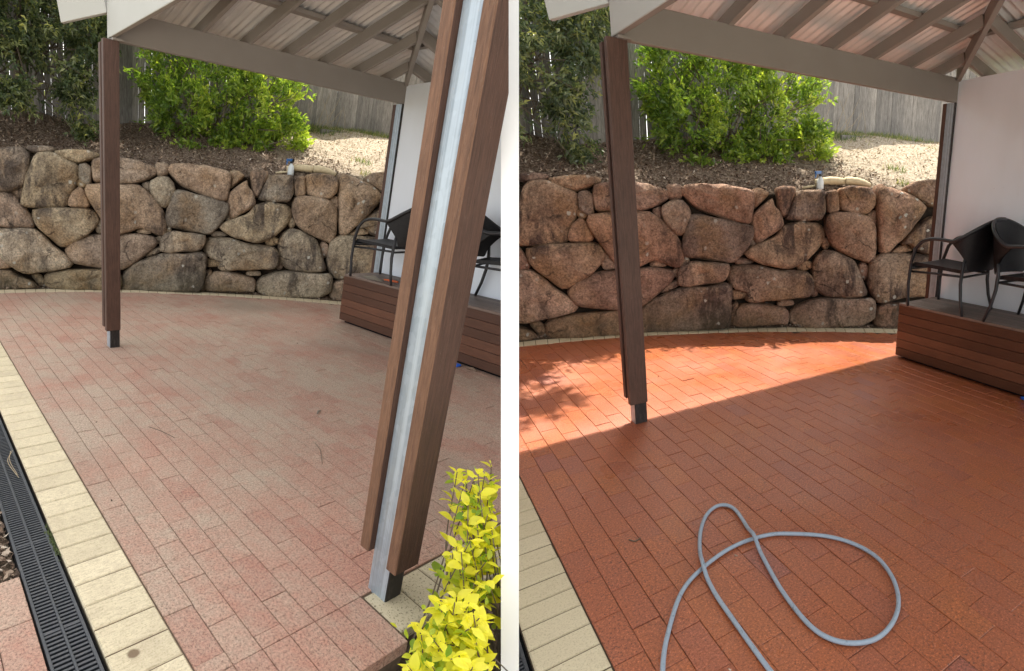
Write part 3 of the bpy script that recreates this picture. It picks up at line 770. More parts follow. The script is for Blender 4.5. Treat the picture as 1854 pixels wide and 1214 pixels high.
def boulder_wall(g):
    S = g.side
    A = np.arange(-1.6, 6.6, 0.12); C = np.linspace(-0.08, WTOP, 12)
    P = np.zeros((len(A), len(C)+1, 3))
    for i, a in enumerate(A):
        for j, c in enumerate(C):
            P[i, j] = (a, float(wall_b(a)) - BATTER*c - 0.10 + 0.03*mnoise.noise(Vector((a*4, c*4, 0))), c)
        P[i, -1] = (a, float(wall_b(a)) - BATTER*WTOP - 0.22, WTOP - 0.0)
    wall = MB().grid(P).build('retaining_wall', M['earth'], g, cap=False)
    props(wall, {'left': 'dry stone boulder retaining wall behind the dusty unwashed patio on the left', 'right': 'dry stone boulder retaining wall behind the washed red patio on the right'}[S], 'retaining wall', 'boulder retaining walls')
    rng = np.random.default_rng(21)
    extra = []
    for x0, y0, w, h in ((-0.9, 0.0, 0.7, 0.45), (-0.75, 0.5, 0.8, 0.5), (-0.8, 1.08, 0.6, 0.5), (5.3, 0.1, 0.5, 0.5), (5.35, 0.65, 0.5, 0.5), (5.3, 1.2, 0.6, 0.45)):
        extra.append([(x0, y0), (x0+w*.5, y0-.02), (x0+w, y0+h*.1), (x0+w*.95, y0+h*.9), (x0+w*.4, y0+h), (x0+.02, y0+h*.8)])
    for si, st in enumerate(STONES + extra):
        pts = np.array(st, float)
        size = math.sqrt(max(1e-4, abs(0.5*np.sum(pts[:, 0]*np.roll(pts[:, 1], -1) - pts[:, 1]*np.roll(pts[:, 0], -1)))))
        nn = 14 if size < 0.16 else (24 if size < 0.3 else 36)
        cen2 = pts.mean(0); ext = np.linalg.norm(pts - cen2, axis=1).mean()
        pts = cen2 + (pts - cen2)*(1 + 0.018/ext)
        P2 = resample(chaikin(pts, 1), nn)
        P3 = np.stack([P2[:, 0], wall_b(P2[:, 0]) - BATTER*P2[:, 1], P2[:, 1]], 1)
        C0 = P3.mean(0)
        sl = 0.10202*C0[0] + 0.21721
        N = np.array([-sl, 1, 0.10]); N /= np.linalg.norm(N)
        bul = 0.06 + 0.15*min(size, 0.5)
        if size < 0.13: bul = 0.035
        tiltv = rng.normal(0, 0.16, 3)
        rings = [(0.92, -0.30), (0.985, -0.14), (1.0, -0.06), (0.998, bul*0.08), (0.982, bul*0.40), (0.94, bul*0.68), (0.84, bul*0.87), (0.66, bul*0.97), (0.42, bul*1.0), (0.18, bul*1.0)]
        if size < 0.16: rings = [(0.85, -0.2), (1.0, -0.06), (0.985, -0.01), (0.9, bul*0.5), (0.65, bul*0.85), (0.3, bul)]
        v = []
        seed = si*7.3
        for s_, d_ in rings:
            for p in P3:
                q = C0 + (p-C0)*s_ + N*d_
                if d_ > -0.05:
                    q = q + N*float((p-C0) @ tiltv)*0.5*s_ * min(1, (d_+0.05)*14)
                w = Vector(q*2.6 + seed); w2 = Vector(q*7 + seed)
                amp = min(0.085, size*0.2)
                fac = mnoise.noise(w)*amp + (1-abs(mnoise.noise(w2))*2)*amp*0.28 + mnoise.noise(Vector(q*17))*amp*0.16
                q = q + N*fac*(1.0 if d_ > -0.05 else 0.2)
                q = q + np.array([mnoise.noise(w2 + Vector((9, 0, 0))), 0, mnoise.noise(w2 + Vector((0, 9, 0)))])*amp*0.16
                v.append(q)
        k = nn; R = len(rings)
        v.append(C0 + N*bul*1.0 + N*mnoise.noise(Vector(C0*2.6+seed))*min(0.05, size*0.13))
        f = [tuple(range(k-1, -1, -1))]
        for r in range(R-1):
            for i in range(k):
                f.append((r*k+i, r*k+(i+1) % k, (r+1)*k+(i+1) % k, (r+1)*k+i))
        for i in range(k): f.append(((R-1)*k+i, (R-1)*k+(i+1) % k, R*k))
        # winding so the dome faces out
        nm = np.cross(P3[1]-P3[0], P3[nn//3]-P3[0])
        if nm @ N < 0: f = [tuple(reversed(x)) for x in f]
        MB().add(v, f, float(rng.random())).build('boulder', M['stone_'+S], g, wall, smooth=True)
    return wall

def fence(g):
    S = g.side; rng = np.random.default_rng(31)
    e = empty('paling_fence', g, (4.0, float(fence_b(4.0)), 2.4), {'left': 'weathered grey timber paling fence behind the garden above the dusty patio', 'right': 'weathered grey timber paling fence behind the garden above the washed red patio'}[S], 'fence', 'paling fences')
    L = FENCE[1]-FENCE[0]; Ln = np.linalg.norm(L); d = L/Ln; nrm = np.array([-d[1], d[0]])
    s = 2.4; 
    while s < 13.2:
        w = 0.098 + rng.normal(0, 0.008); gap = rng.uniform(0.0003, 0.003) if (rng.random() < 0.93 or s > 7.5 or s < 4.9) else rng.uniform(0.006, 0.012)
        p = FENCE[0] + d*s; a = p[0]
        z0 = float(fence_z(a)) - 0.05; h = 1.85 + rng.normal(0, 0.02)
        lean = rng.normal(0, 0.012); th = 0.014; off = rng.normal(0, 0.003)
        x0, x1 = p + nrm*off, p + d*w + nrm*off
        v = []
        for z, l in ((z0, 0), (z0+h, lean)):
            for c, nn in ((x0, 0), (x1, 0), (x1, th), (x0, th)):
                v.append((c[0]+d[0]*l+nrm[0]*nn, c[1]+d[1]*l+nrm[1]*nn, z))
        MB().add(v, BOXF, rng.random()).build('paling', M['paling'], g, e)
        s += w + gap
    for z in (0.35, 1.45):
        m = MB(); p0 = FENCE[0] + d*2.4 - nrm*0.03; p1 = FENCE[0] + d*13.2 - nrm*0.03
        m.bar((*p0, fence_z(p0[0])+z), (*p1, 2.45+z), 0.04, 0.075); m.build('rail', M['paling'], g, e)
    # timber edging in front of the fence on the right-hand part
    m = MB()
    q0 = np.array([5.9, -5.15, 2.50]); q1 = np.array([7.9, -5.02, 2.52])
    m.bar(q0, q1, 0.05, 0.12); o = m.build('garden_edging', M['paling'], g)
    if o: props(o, {'left': 'grey timber edging board at the foot of the fence above the dusty patio', 'right': 'grey timber edging board at the foot of the fence above the washed red patio'}[S], 'edging board', 'edging boards')

def leaf_cloud(name, mat, g, tips, dirs, per, L, Wd, parent, seed, up=0.25, spread=0.8, droop=0.15, tint_lo=0.0, tint_hi=1.0, light=None, kind='stuff', size_var=0.3):
    """tips: N x 3 rosette centres; each carries `per` folded leaves"""
    rng = np.random.default_rng(seed)
    n = len(tips)*per
    c = np.repeat(tips, per, 0); d0 = np.repeat(dirs, per, 0)
    d = d0*0.55 + rng.normal(0, spread, (n, 3)) + np.array([0, 0, up]); d /= np.linalg.norm(d, axis=1)[:, None]
    base = c - d0*rng.uniform(0, L*1.6, (n, 1)) + rng.normal(0, L*0.25, (n, 3))
    r = rng.normal(0, 1, (n, 3)) + np.array([0, 0, 0.0]); s = np.cross(d, r + np.array([0, 0, 1.5])*0); s /= np.linalg.norm(s, axis=1)[:, None] + 1e-9
    nm = np.cross(s, d); nm[nm[:, 2] < 0] *= -1
    ln = L*rng.uniform(1-size_var, 1+size_var, (n, 1)); wd = Wd*rng.uniform(0.75, 1.25, (n, 1))
    v = np.empty((n, 4, 3))
    v[:, 0] = base; v[:, 1] = base + d*ln*0.45 + s*wd/2 + nm*wd*0.18; v[:, 3] = base + d*ln*0.45 - s*wd/2 + nm*wd*0.18
    v[:, 2] = base + d*ln - np.array([0, 0, 1.0])*ln*droop
    tb = np.repeat(light if light is not None else rng.random(len(tips)), per)
    t = np.clip(tint_lo + (tint_hi-tint_lo)*(tb*0.65 + rng.random(n)*0.35), 0, 1)
    # drop leaves beyond the cut
    if g: ok = side_val(g.T(base), g.side) > 0.03; v = v[ok]; t = t[ok]
    n = len(v)
    if n == 0: return None
    m = MB(); idx = np.arange(n)*4
    f = np.stack([np.stack([idx, idx+1, idx+2], 1), np.stack([idx, idx+2, idx+3], 1)], 1).reshape(-1, 3)
    m.add(v.reshape(-1, 3), f.tolist(), np.repeat(t, 2).tolist())
    o = m.build(name, mat, g, parent, cap=False)
    if o: props(o, kind=kind)
    return o

def lobes_tips(lobes, n, rng, inner=0.6):
    """random rosette positions near the surface of a union of ellipsoid lobes"""
    vol = np.array([l[1][0]*l[1][1]+l[1][1]*l[1][2]+l[1][0]*l[1][2] for l in lobes]); vol = vol/vol.sum()
    P = []; D = []
    while len(P) < n:
        k = rng.choice(len(lobes), p=vol); c, r = np.array(lobes[k][0]), np.array(lobes[k][1])
        u = rng.normal(0, 1, 3); u /= np.linalg.norm(u)
        rad = rng.uniform(inner, 1.04)
        nz = 1 + 0.30*mnoise.noise(Vector(u*2.3 + k*5.1)) + 0.16*mnoise.noise(Vector(u*6 + k*3.3))
        p = c + u*r*rad*nz
        deep = False
        for j, (c2, r2) in enumerate(lobes):
            if j != k and np.sum(((p-np.array(c2))/np.array(r2))**2) < 0.30: deep = True; break
        if deep or mnoise.noise(Vector(p*3.1 + 4.0)) < -0.12 + 0.08*rng.normal(): continue
        P.append(p); D.append(u)
    return np.array(P), np.array(D)

def limbs(m, base, tips, rng, r0, wob=0.12):
    base = np.array(base, float)
    for tip in tips:
        tip = np.array(tip, float); n = 6
        path = [base + (tip-base)*k/n + rng.normal(0, wob*0.4, 3)*math.sin(math.pi*k/n) for k in range(n+1)]
        m.tube(path, np.linspace(r0, r0*0.22, n+1), 6)

def bush(g):
    S = g.side; rng = np.random.default_rng(41)
    lobes = [((3.15, -5.35, 2.55), (0.62, 0.55, 0.62)), ((3.75, -5.15, 2.30), (0.60, 0.50, 0.42)), ((4.40, -4.90, 2.75), (0.70, 0.55, 0.66)),
             ((4.72, -4.72, 2.42), (0.42, 0.42, 0.44)), ((3.6, -5.25, 3.10), (0.70, 0.55, 0.60)), ((4.50, -4.90, 3.25), (0.66, 0.5, 0.58)),
             ((2.85, -5.5, 3.0), (0.45, 0.45, 0.5)), ((3.3, -5.2, 2.12), (0.42, 0.38, 0.28)), ((4.2, -4.9, 2.15), (0.45, 0.38, 0.28)), ((3.0, -5.4, 3.5), (0.5, 0.5, 0.5)), ((3.9, -5.1, 3.65), (0.6, 0.5, 0.5))]
    lobes = [((c[0], c[1]+0.12, c[2]-0.06), r) for c, r in lobes] + [((3.35, -4.98, 1.98), (0.5, 0.34, 0.24)), ((4.05, -4.72, 2.02), (0.5, 0.34, 0.26)), ((4.7, -4.5, 2.2), (0.4, 0.34, 0.34))]
    e = empty('garden_bush', g, (3.8, -5.2, 1.9), {'left': 'rounded glossy green bush above the boulder wall of the dusty patio', 'right': 'rounded glossy green bush above the boulder wall of the washed red patio'}[S], 'bush', 'glossy green bushes')
    P, D = lobes_tips(lobes, 2300, rng, 0.55)
    keep = P[:, 2] > 1.80
    P, D = P[keep], D[keep]
    light = np.clip(0.46 + 0.30*(P[:, 0]-3.8)*0.35 + rng.normal(0, 0.2, len(P)) + 0.38*np.array([mnoise.noise(Vector(p*2.6)) for p in P]), 0, 1)  # leaf tint carries lit and shaded clumps, brighter towards the right
    leaf_cloud('foliage', M['bush_leaf'], g, P, D, 9, 0.082, 0.036, e, 5, up=0.45, spread=0.5, light=light)
    m = MB(); 
    limbs(m, (3.75, -5.2, 1.85), [P[i] for i in rng.choice(len(P), 46, replace=False)], rng, 0.018, 0.3)
    m.build('branches', M['bark'], g, e)

def left_tree(g):
    S = g.side; rng = np.random.default_rng(51)
    e = empty('drooping_tree', g, (1.0, -6.2, 2.2), {'left': 'dark drooping tree with narrow leaves at the far left above the dusty patio', 'right': 'dark drooping tree with narrow leaves left of the post above the washed red patio'}[S], 'tree', 'drooping trees')
    lobes = [((0.9, -5.6, 3.4), (0.75, 0.5, 0.75)), ((1.75, -5.55, 3.35), (0.55, 0.45, 0.65)), ((0.2, -5.5, 3.1), (0.7, 0.5, 0.7)), ((1.55, -5.35, 2.62), (0.42, 0.34, 0.50)),
             ((0.75, -5.2, 2.45), (0.36, 0.3, 0.40)), ((0.1, -5.3, 2.5), (0.4, 0.35, 0.4)), ((1.3, -5.8, 4.2), (1.0, 0.6, 0.6)), ((0.1, -5.7, 4.1), (0.8, 0.6, 0.6)), ((1.70, -5.30, 2.05), (0.26, 0.24, 0.28)), ((2.05, -5.7, 3.9), (0.6, 0.5, 0.5)), ((1.55, -5.05, 5.1), (0.42, 0.5, 0.3)), ((1.35, -5.55, 4.9), (0.5, 0.4, 0.3))]
    P, D = lobes_tips(lobes, 3000, rng, 0.35)
    light = np.clip(rng.beta(1.5, 1.9, len(P)), 0, 1)
    leaf_cloud('foliage', M['tree_leaf'], g, P, D, 10, 0.078, 0.032, e, 15, up=0.05, spread=0.75, droop=0.2, light=light)
    m = MB(); m.tube([(1.0, -6.15, 2.1), (0.95, -6.0, 3.0), (1.1, -5.8, 4.2)], [0.07, 0.06, 0.04], 8); m.build('trunk', M['bark'], g, e)
    m = MB(); limbs(m, (1.0, -5.95, 3.1), [P[i] for i in rng.choice(len(P), 40, replace=False)], rng, 0.016, 0.35); m.build('branches', M['bark'], g, e)

def back_trees(g):
    S = g.side; rng = np.random.default_rng(61)
    specs = [((-0.6, -8.6, 2.3), [((-0.6, -8.4, 4.6), (1.6, 1.0, 1.6)), ((-1.8, -8.4, 4.0), (1.2, 0.9, 1.2))]),
             ((2.4, -8.4, 2.3), [((1.6, -8.3, 4.3), (1.5, 0.9, 1.5)), ((3.2, -8.2, 4.5), (1.4, 0.9, 1.5))]),
             ((6.2, -8.0, 2.5), [((5.4, -7.9, 4.4), (1.5, 0.9, 1.4)), ((7.4, -7.6, 4.6), (1.6, 0.9, 1.4))])]
    nm = ['behind the left end of the fence', 'behind the middle of the fence', 'behind the right end of the fence']
    for k, (base, lobes) in enumerate(specs):
        c = g.T([base])[0]
        e = empty('background_tree', g, base, 'dense green tree ' + nm[k] + (' above the dusty patio' if S == 'left' else ' above the washed red patio'), 'tree', 'trees beyond the fences')
        P, D = lobes_tips(lobes, 620, rng, 0.4)
        P[:, 2] = np.maximum(P[:, 2], 2.4)
        if side_val(g.T(P), S).max() < 0.05 or np.mean(side_val(g.T(P), S) > 0.03) < 0.1: bpy.data.objects.remove(e); continue
        leaf_cloud('foliage', M['tree_leaf'], g, P, D, 9, 0.17, 0.06, e, 70+k, up=0.1, spread=0.7, tint_lo=0.1, tint_hi=0.95)
        m = MB(); m.tube([base, (base[0]+0.1, base[1], base[2]+1.2), (base[0]-0.1, base[1], base[2]+2.4)], [0.11, 0.09, 0.05], 8); m.build('trunk', M['bark'], g, e)

def grass_and_weeds(g):
    S = g.side; rng = np.random.default_rng(71)
    def blades(name, cx, n, spread, h, seed):
        r = np.random.default_rng(seed)
        a = cx[0] + r.normal(0, spread[0], n); tt = np.clip(cx[1] + r.normal(0, spread[1], n), 0.02, 0.985)
        b, z = terrace_point(a, tt)
        base = np.stack([a, b, z - 0.01], 1)
        d = np.stack([r.normal(0, 0.4, n), r.normal(0, 0.4, n), np.ones(n)], 1)*r.uniform(0.4, 1.1, (n, 1))*h
        w = np.stack([r.normal(0, 1, n), r.normal(0, 1, n), np.zeros(n)], 1); w /= np.linalg.norm(w, axis=1)[:, None]; w *= 0.006
        v = np.empty((n, 3, 3)); v[:, 0] = base - w; v[:, 1] = base + w; v[:, 2] = base + d
        v = v[side_val(g.T(base), S) > 0.03]
        if len(v) == 0: return None
        m = MB(); m.add(v.reshape(-1, 3), [(3*i, 3*i+1, 3*i+2) for i in range(len(v))], r.random(len(v)).tolist())
        o = m.build(name, M['grass'], g, cap=False)
        if o: props(o, kind='stuff')
        return o
    blades('grass', (6.3, 0.93), 2200, (0.9, 0.05), 0.11, 1)
    blades('grass', (5.2, 0.93), 900, (0.5, 0.05), 0.10, 4)
    for k, (cx, n, sp, h) in enumerate([((5.35, 0.30), 45, (0.04, 0.02), 0.10), ((5.05, 0.12), 40, (0.05, 0.03), 0.08), ((6.8, 0.6), 30, (0.05, 0.02), 0.09)]):
        o = blades('weed_tuft', cx, n, sp, h, 20+k)
        if o:
            o['kind'] = 'thing'
            props(o, 'small green weed tuft ' + ['near the wall top', 'beside the tan roll', 'further up the dry slope'][k] + (' above the dusty patio' if S == 'left' else ' above the washed red patio'), 'weed', 'weed tufts')
    # tall dry stalks leaning on the fence
    m = MB()
    for k in range(9):
        a = 6.1 + rng.normal(0, 0.4); b, z = terrace_point(a, 0.93)
        p = np.array([a, float(b), float(z)]); q = p + np.array([rng.normal(0.15, 0.3), 0.05, rng.uniform(0.2, 0.75)])
        m.tube([p, (p+q)/2 + (0.02, 0, 0.04), q], [0.004, 0.003, 0.002], 5)
    o = m.build('dry_stalks', M['dry_stalk'], g)
    if o: props(o, 'thin dry stalks leaning against the fence above the ' + ('dusty patio' if S == 'left' else 'washed red patio'), 'dry plant', 'dry stalks')

def cladded_post(g, a, b, zt, label, boards=('far', 'near'), foot=0.17, name='cladded_post', span=((-0.08, 0.052), (-0.074, 0.058)), worn=False):
    """galvanised square core with a timber board on its far and near faces"""
    e = empty(name, g, (a, b, 0), label, 'post', 'timber clad posts')
    h = 0.045
    m = MB(); m.box((a-h, b-h, -0.01), (a+h, b+h, zt))
    fs = m.build('steel_core', [M['steel'], M['steel_black']], g, e, bevel=0.004)
    if fs:
        # the face towards the house is near black
        for p in fs.data.polygons:
            nn = g.B @ np.array(p.normal)
            cen = g.inv([np.array(p.center) + WO[fs.name]])[0]
            if abs(cen[1] - (b+h)) < 0.004 and abs(cen[0]-a) < h*0.97: p.material_index = 1
    for which in boards:
        w0, w1 = span[0] if which == 'near' else span[1]
        if which == 'near': lo, hi = (a+w0, b+h+0.001, foot), (a+w1, b+h+0.046, zt)
        else: lo, hi = (a+w0, b-h-0.046, foot+0.004), (a+w1, b-h-0.001, zt)
        o = MB().box(lo, hi, 0.45 if which == 'near' else 0.55).build('timber_board', [M['post_timber'], M['post_edge']], g, e, bevel=0.004)
        if o:
            for p in o.data.polygons:
                cen = g.inv([np.array(p.center) + WO[o.name]])[0]
                if worn and cen[0] - lo[0] < 0.0045: p.material_index = 1
    return e

def roof(g):
    S = g.side; rng = np.random.default_rng(81)
    e = empty('gazebo_roof', g, ((PA0+PA1)/2, (PB0+PB1)/2, 2.48), {'left': 'taupe timber hip roof with corrugated metal sheets over the dusty patio', 'right': 'taupe timber hip roof with corrugated metal sheets over the washed red patio'}[S], 'roof', 'patio roofs')
    ca, cb = (PA0+PA1)/2, (PB0+PB1)/2; half = (PA1-PA0)/2
    zb, zt = 2.475, 2.69
    t = 0.045
    # beams
    MB().box((PA0+0.005, PB0-0.035, zb), (PA1+0.02, PB0+0.01, zt)).build('beam', M['taupe'], g, e, bevel=0.004)
    MB().box((PA0+0.005, PB1-0.01, zb), (PA1+0.02, PB1+0.035, zt)).build('beam', M['taupe'], g, e, bevel=0.004)
    o = MB().box((PA0-0.04, PB0-0.04, zb+0.015), (PA0+0.003, PB1+0.04, zt+0.06)).build('beam', [M['taupe'], M['taupe_lit']], g, e, bevel=0.004)
    if o:
        for p in o.data.polygons:
            if g.inv([np.array(p.center) + WO[o.name]])[0][0] < PA0-0.0365: p.material_index = 1  # outward face gets the sky-lit tone
        o['label'] = 'outer roof beam with sky light coloured into its outward face'
    # small packer block on the corner post
    MB().box((PA0-0.03, PB0-0.02, zb-0.005), (PA0+0.055, PB0+0.06, zb+0.012)).build('packer', M['taupe'], g, e)
    # hip tail board at the far left corner
    o = MB().bar((PA0-0.03, PB0-0.05, 2.665), (PA0-0.30, PB0-0.32, 2.592), 0.04, 0.19, hang=True).build('fascia_board', M['taupe_lit'], g, e, bevel=0.003)
    def plane_pt(side, s, t_, z):
        """side 0 far,1 right,2 near,3 left; s along the eave from its middle, t up the slope"""
        if side == 0: return (ca + s, PB0 + t_, z)
        if side == 1: return (PA1 - t_, cb + s, z)
        if side == 2: return (ca - s, PB1 - t_, z)
        return (PA0 + t_, cb - s, z)
    zr = zt - 0.012
    xs = [-1.42, -0.95, -0.47, 0.0, 0.46, 0.93, 1.38]
    xs0 = [-1.40, -0.90, -0.43, 0.04, 0.50, 0.97, 1.41]
    for side in range(4):
        for s in (xs0 if side == 0 else xs):
            tm = half - abs(s)
            if tm < 0.12: continue
            p = plane_pt(side, s, -0.33 if side != 3 else 0.0, zr - (0.33*PITCH if side != 3 else 0)); q = plane_pt(side, s, tm-0.01, zr + PITCH*tm)
            MB().bar(p, q, 0.042, 0.092, hang=True).build('rafter', M['taupe'], g, e, bevel=0.003)
    top = (ca, cb, zr + PITCH*half)
    for (a, b) in ((PA0, PB0), (PA1, PB0), (PA1, PB1), (PA0, PB1)):
        MB().bar((a, b, zr-0.025), (top[0], top[1], top[2]-0.025), 0.045, 0.125, hang=True).build('hip_rafter', M['taupe'], g, e, bevel=0.003)
    # battens
    for side in range(4):
        for t_ in (0.42, 0.98):
            sm = half - t_
            z = zr + 0.094 + PITCH*t_
            MB().bar(plane_pt(side, -sm, t_, z+0.017), plane_pt(side, sm, t_, z+0.017), 0.072, 0.034).build('batten', M['taupe'], g, e)
    # corrugated sheets
    per = 0.076; nps = 8
    for side in range(4):
        over = {0: 0.40, 1: 0.62, 2: 0.3, 3: 0.0}[side]
        S_ = np.arange(-half-0.0, half+1e-6, per/nps)
        m = MB(); P = []
        for s in S_:
            tm = half - abs(s)
            wv = 0.0115*math.cos(2*math.pi*s/per)
            col = []
            for u in (0, 0.5, 1.0):
                ov = over*min(1.0, max(0.0, (s + half - 0.05)/0.5)) if side == 0 else over
                t_ = -ov + (tm+ov+0.02)*u
                col.append((*plane_pt(side, s, t_, 0)[:2], zr + 0.142 + PITCH*t_ + wv))
            P.append(col)
        m.grid(P)
        m.build('corrugated_sheet', M['sheet'], g, e, smooth=True, cap=False)

def house_wall(g):
    S = g.side
    e = empty('house_wall', g, (PA1, -0.2, 0), {'left': 'pale flat wall panel behind the bench deck on the dusty patio', 'right': 'pale flat wall panel behind the bench deck on the washed red patio'}[S], 'wall', 'pale house walls')
    for b0, b1 in ((-1.79, -0.6025), (-0.6, 0.5975), (0.6, 1.8)):
        MB().box((PA1, b0, 0.0), (PA1+0.10, b1, 2.665)).build('wall_panel', M['wall'], g, e)
    # third post, at the wall's far end
    cladded_post(g, PA1+0.015, -1.8365, 2.475, {'left': 'slim clad post between the boulders and the pale wall on the left', 'right': 'slim clad post between the boulders and the pale wall on the right'}[S], boards=('far',), foot=0.1, span=((0, 0), (-0.045, 0.045)))

def bench_deck(g):
    S = g.side; rng = np.random.default_rng(91)
    e = empty('bench_deck', g, (3.9, -0.3, 0), {'left': 'low red-brown slatted timber platform carrying chairs beside the dusty paving', 'right': 'low red-brown slatted timber platform carrying chairs beside the washed paving'}[S], 'platform', 'slatted timber platforms')
    a0, b0, b1, H = 3.60, -1.80, 2.2, 0.55
    n = 6; gp = 0.0035; h = (H-0.03)/n
    for k in range(n):
        z0 = 0.03 + k*h
        MB().box((a0, b0, z0+gp/2), (a0+0.022, b1, z0+h-gp/2), rng.random()).build('front_board', M['deck_timber'], g, e, bevel=0.002)
        MB().box((a0+0.024, b0, z0+gp/2), (PA1-0.002, b0+0.022, z0+h-gp/2), rng.random()).build('end_board', M['deck_timber'], g, e, bevel=0.002)
    w = 0.098; a = a0+0.0
    while a < PA1-0.02:
        MB().box((a, b0, H-0.001), (min(a+w-0.005, PA1-0.003), b1, H+0.021), rng.random()).build('deck_board', M['deck_top'], g, e, bevel=0.002)
        a += w
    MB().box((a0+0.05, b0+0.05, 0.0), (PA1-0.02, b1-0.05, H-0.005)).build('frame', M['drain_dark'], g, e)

def armchair(g, pos, ang, label):
    """x forward, y left, z up in the chair's own frame; ang in the patio grid (0 = facing +a)"""
    e = empty('wicker_armchair', g, pos, label, 'chair', 'black wicker armchairs')
    ca_, sa = math.cos(ang), math.sin(ang); pos = np.array(pos, float)
    def xf(v):
        v = np.asarray(v, float).reshape(-1, 3)
        return np.stack([pos[0] + v[:, 0]*ca_ - v[:, 1]*sa, pos[1] + v[:, 0]*sa + v[:, 1]*ca_, pos[2] + v[:, 2]], 1)
    def bld(m, name, mat, **k): return m.move(xf).build(name, mat, g, e, **k)
    # rim position as a function of the angle round the back (0 = straight behind)
    def rim(th, u=1.0):
        x = -0.16 - 0.235*math.cos(th)*(1.0) ; y = 0.285*math.sin(th)
        z = 0.645 + 0.205*max(0.0, math.cos(th*0.92))**1.35
        return np.array([x - 0.02*math.cos(th), y, z])
    TH = math.radians(100)
    # woven shell
    P = []; UVc = []
    ths = np.linspace(-TH, TH, 49)
    for th in ths:
        top = rim(th)
        q = abs(th)/TH
        zb = 0.40 if q < 0.58 else 0.40 + 0.235*((q-0.58)/0.42)**0.62
        row = []
        for k in range(13):
            u = k/12.0
            z = zb + (top[2]-zb)*u
            f = (z-0.40)/0.45
            sh = 0.80 + 0.20*f**0.8
            row.append((-0.10 + (top[0]+0.10)*sh, top[1]*(0.84+0.16*f**0.7), z))
        P.append(row)
    P = np.array(P)
    m = MB().grid(P); inner = P.copy(); 
    cx = np.array([-0.1, 0, 0]); d = inner - cx; d[:, :, 2] = 0; d /= np.linalg.norm(d, axis=2)[:, :, None]; inner = inner - d*0.018
    m.grid(inner, flip=True)
    o = bld(m, 'back_shell', M['wicker'], smooth=True, cap=False)
    if o:
        wv = np.zeros((49, 13, 3)); wv[:, :, 0] = (np.arange(49)*0.0165)[:, None]; wv[:, :, 1] = P[:, :, 2]
        wv = np.concatenate([wv.reshape(-1, 3)]*2)
        if len(o.data.vertices) == len(wv):
            at = o.data.attributes.new('weave', 'FLOAT_VECTOR', 'POINT'); at.data.foreach_set('vector', wv.astype(np.float32).ravel())
    # rolled rim running round the top edge, down the arms and into the front legs
    path = []
    arm = [(0.29, 0.262, 0.0), (0.30, 0.268, 0.22), (0.285, 0.272, 0.42), (0.245, 0.278, 0.56), (0.17, 0.282, 0.635), (0.06, 0.285, 0.662), (-0.05, 0.284, 0.658)]
    left = [np.array(p) for p in arm]
    back = [rim(th) for th in np.linspace(TH, -TH, 41)]
    right = [np.array((p[0], -p[1], p[2])) for p in arm][::-1]
    full = np.array(left[2:] + back[1:-1] + right[:-2])
    # smooth resample
    d = np.r_[0, np.cumsum(np.linalg.norm(np.diff(full, axis=0), axis=1))]; s = np.linspace(0, d[-1], 90)
    full = np.stack([np.interp(s, d, full[:, k]) for k in range(3)], 1)
    for _ in range(2): full[1:-1] = (full[:-2] + 2*full[1:-1] + full[2:])/4
    bld(MB().tube(full, 0.0165, 8), 'arm_rim', M['frame'], smooth=True)
    for sg in (1, -1):
        f = np.array([(p[0], p[1]*sg, p[2]) for p in arm[:4]])
        d2 = np.linspace(0, 1, 10); k = np.linspace(0, 1, 4)
        f = np.stack([np.interp(d2, k, f[:, j]) for j in range(3)], 1)
        bld(MB().tube(f, np.linspace(0.0145, 0.0165, 10), 8), 'leg', M['frame'], smooth=True)
        th = TH*0.60*sg
        q = rim(th)
        f = [(-0.285, 0.262*sg, 0.0), (-0.245, 0.243*sg, 0.14), (-0.222, 0.232*sg, 0.28), (-0.222, 0.225*sg, 0.40), (-0.235, 0.23*sg, 0.50)]
        bld(MB().tube(f, [0.014, 0.0145, 0.0155, 0.016, 0.012], 8), 'leg', M['frame'], smooth=True)
        bld(MB().tube([(0.292, 0.25*sg, 0.335), (0.03, 0.245*sg, 0.345), (-0.225, 0.222*sg, 0.345)], 0.011, 6), 'stretcher', M['frame'], smooth=True)
    bld(MB().tube([(0.285, -0.25, 0.37), (0.285, 0.25, 0.37)], 0.012, 6), 'stretcher', M['frame'], smooth=True)
    bld(MB().tube([(-0.225, -0.22, 0.34), (-0.225, 0.22, 0.34)], 0.011, 6), 'stretcher', M['frame'], smooth=True)
    # woven seat, slightly dished with a rounded front
    m = MB(); P = []
    for i in range(15):
        x = 0.31 - 0.52*i/14; row = []
        for j in range(13):
            y = -1 + 2*j/12; hw = 0.245 - 0.03*(i/14)
            z = 0.432 - 0.018*(1-y*y)*math.sin(math.pi*min(1, i/14*0.9+0.1)) - (0.05*(1-i/1.6)**2 if i < 1.6 else 0) - 0.03*i/14
            row.append((x, y*hw, z))
        P.append(row)
    P = np.array(P); Q = P.copy(); Q[:, :, 2] -= 0.032
    m.grid(P, flip=False); m.grid(Q, flip=True)
    # closed edge
    loop = [(i, 0) for i in range(15)] + [(14, j) for j in range(1, 13)] + [(i, 12) for i in range(13, -1, -1)] + [(0, j) for j in range(11, 0, -1)]
    vv = [P[i, j] for i, j in loop] + [Q[i, j] for i, j in loop]; nL = len(loop)
    m.add(vv, [(k, (k+1) % nL, nL+(k+1) % nL, nL+k) for k in range(nL)])
    o = bld(m, 'seat', M['wicker'], smooth=False, cap=False)
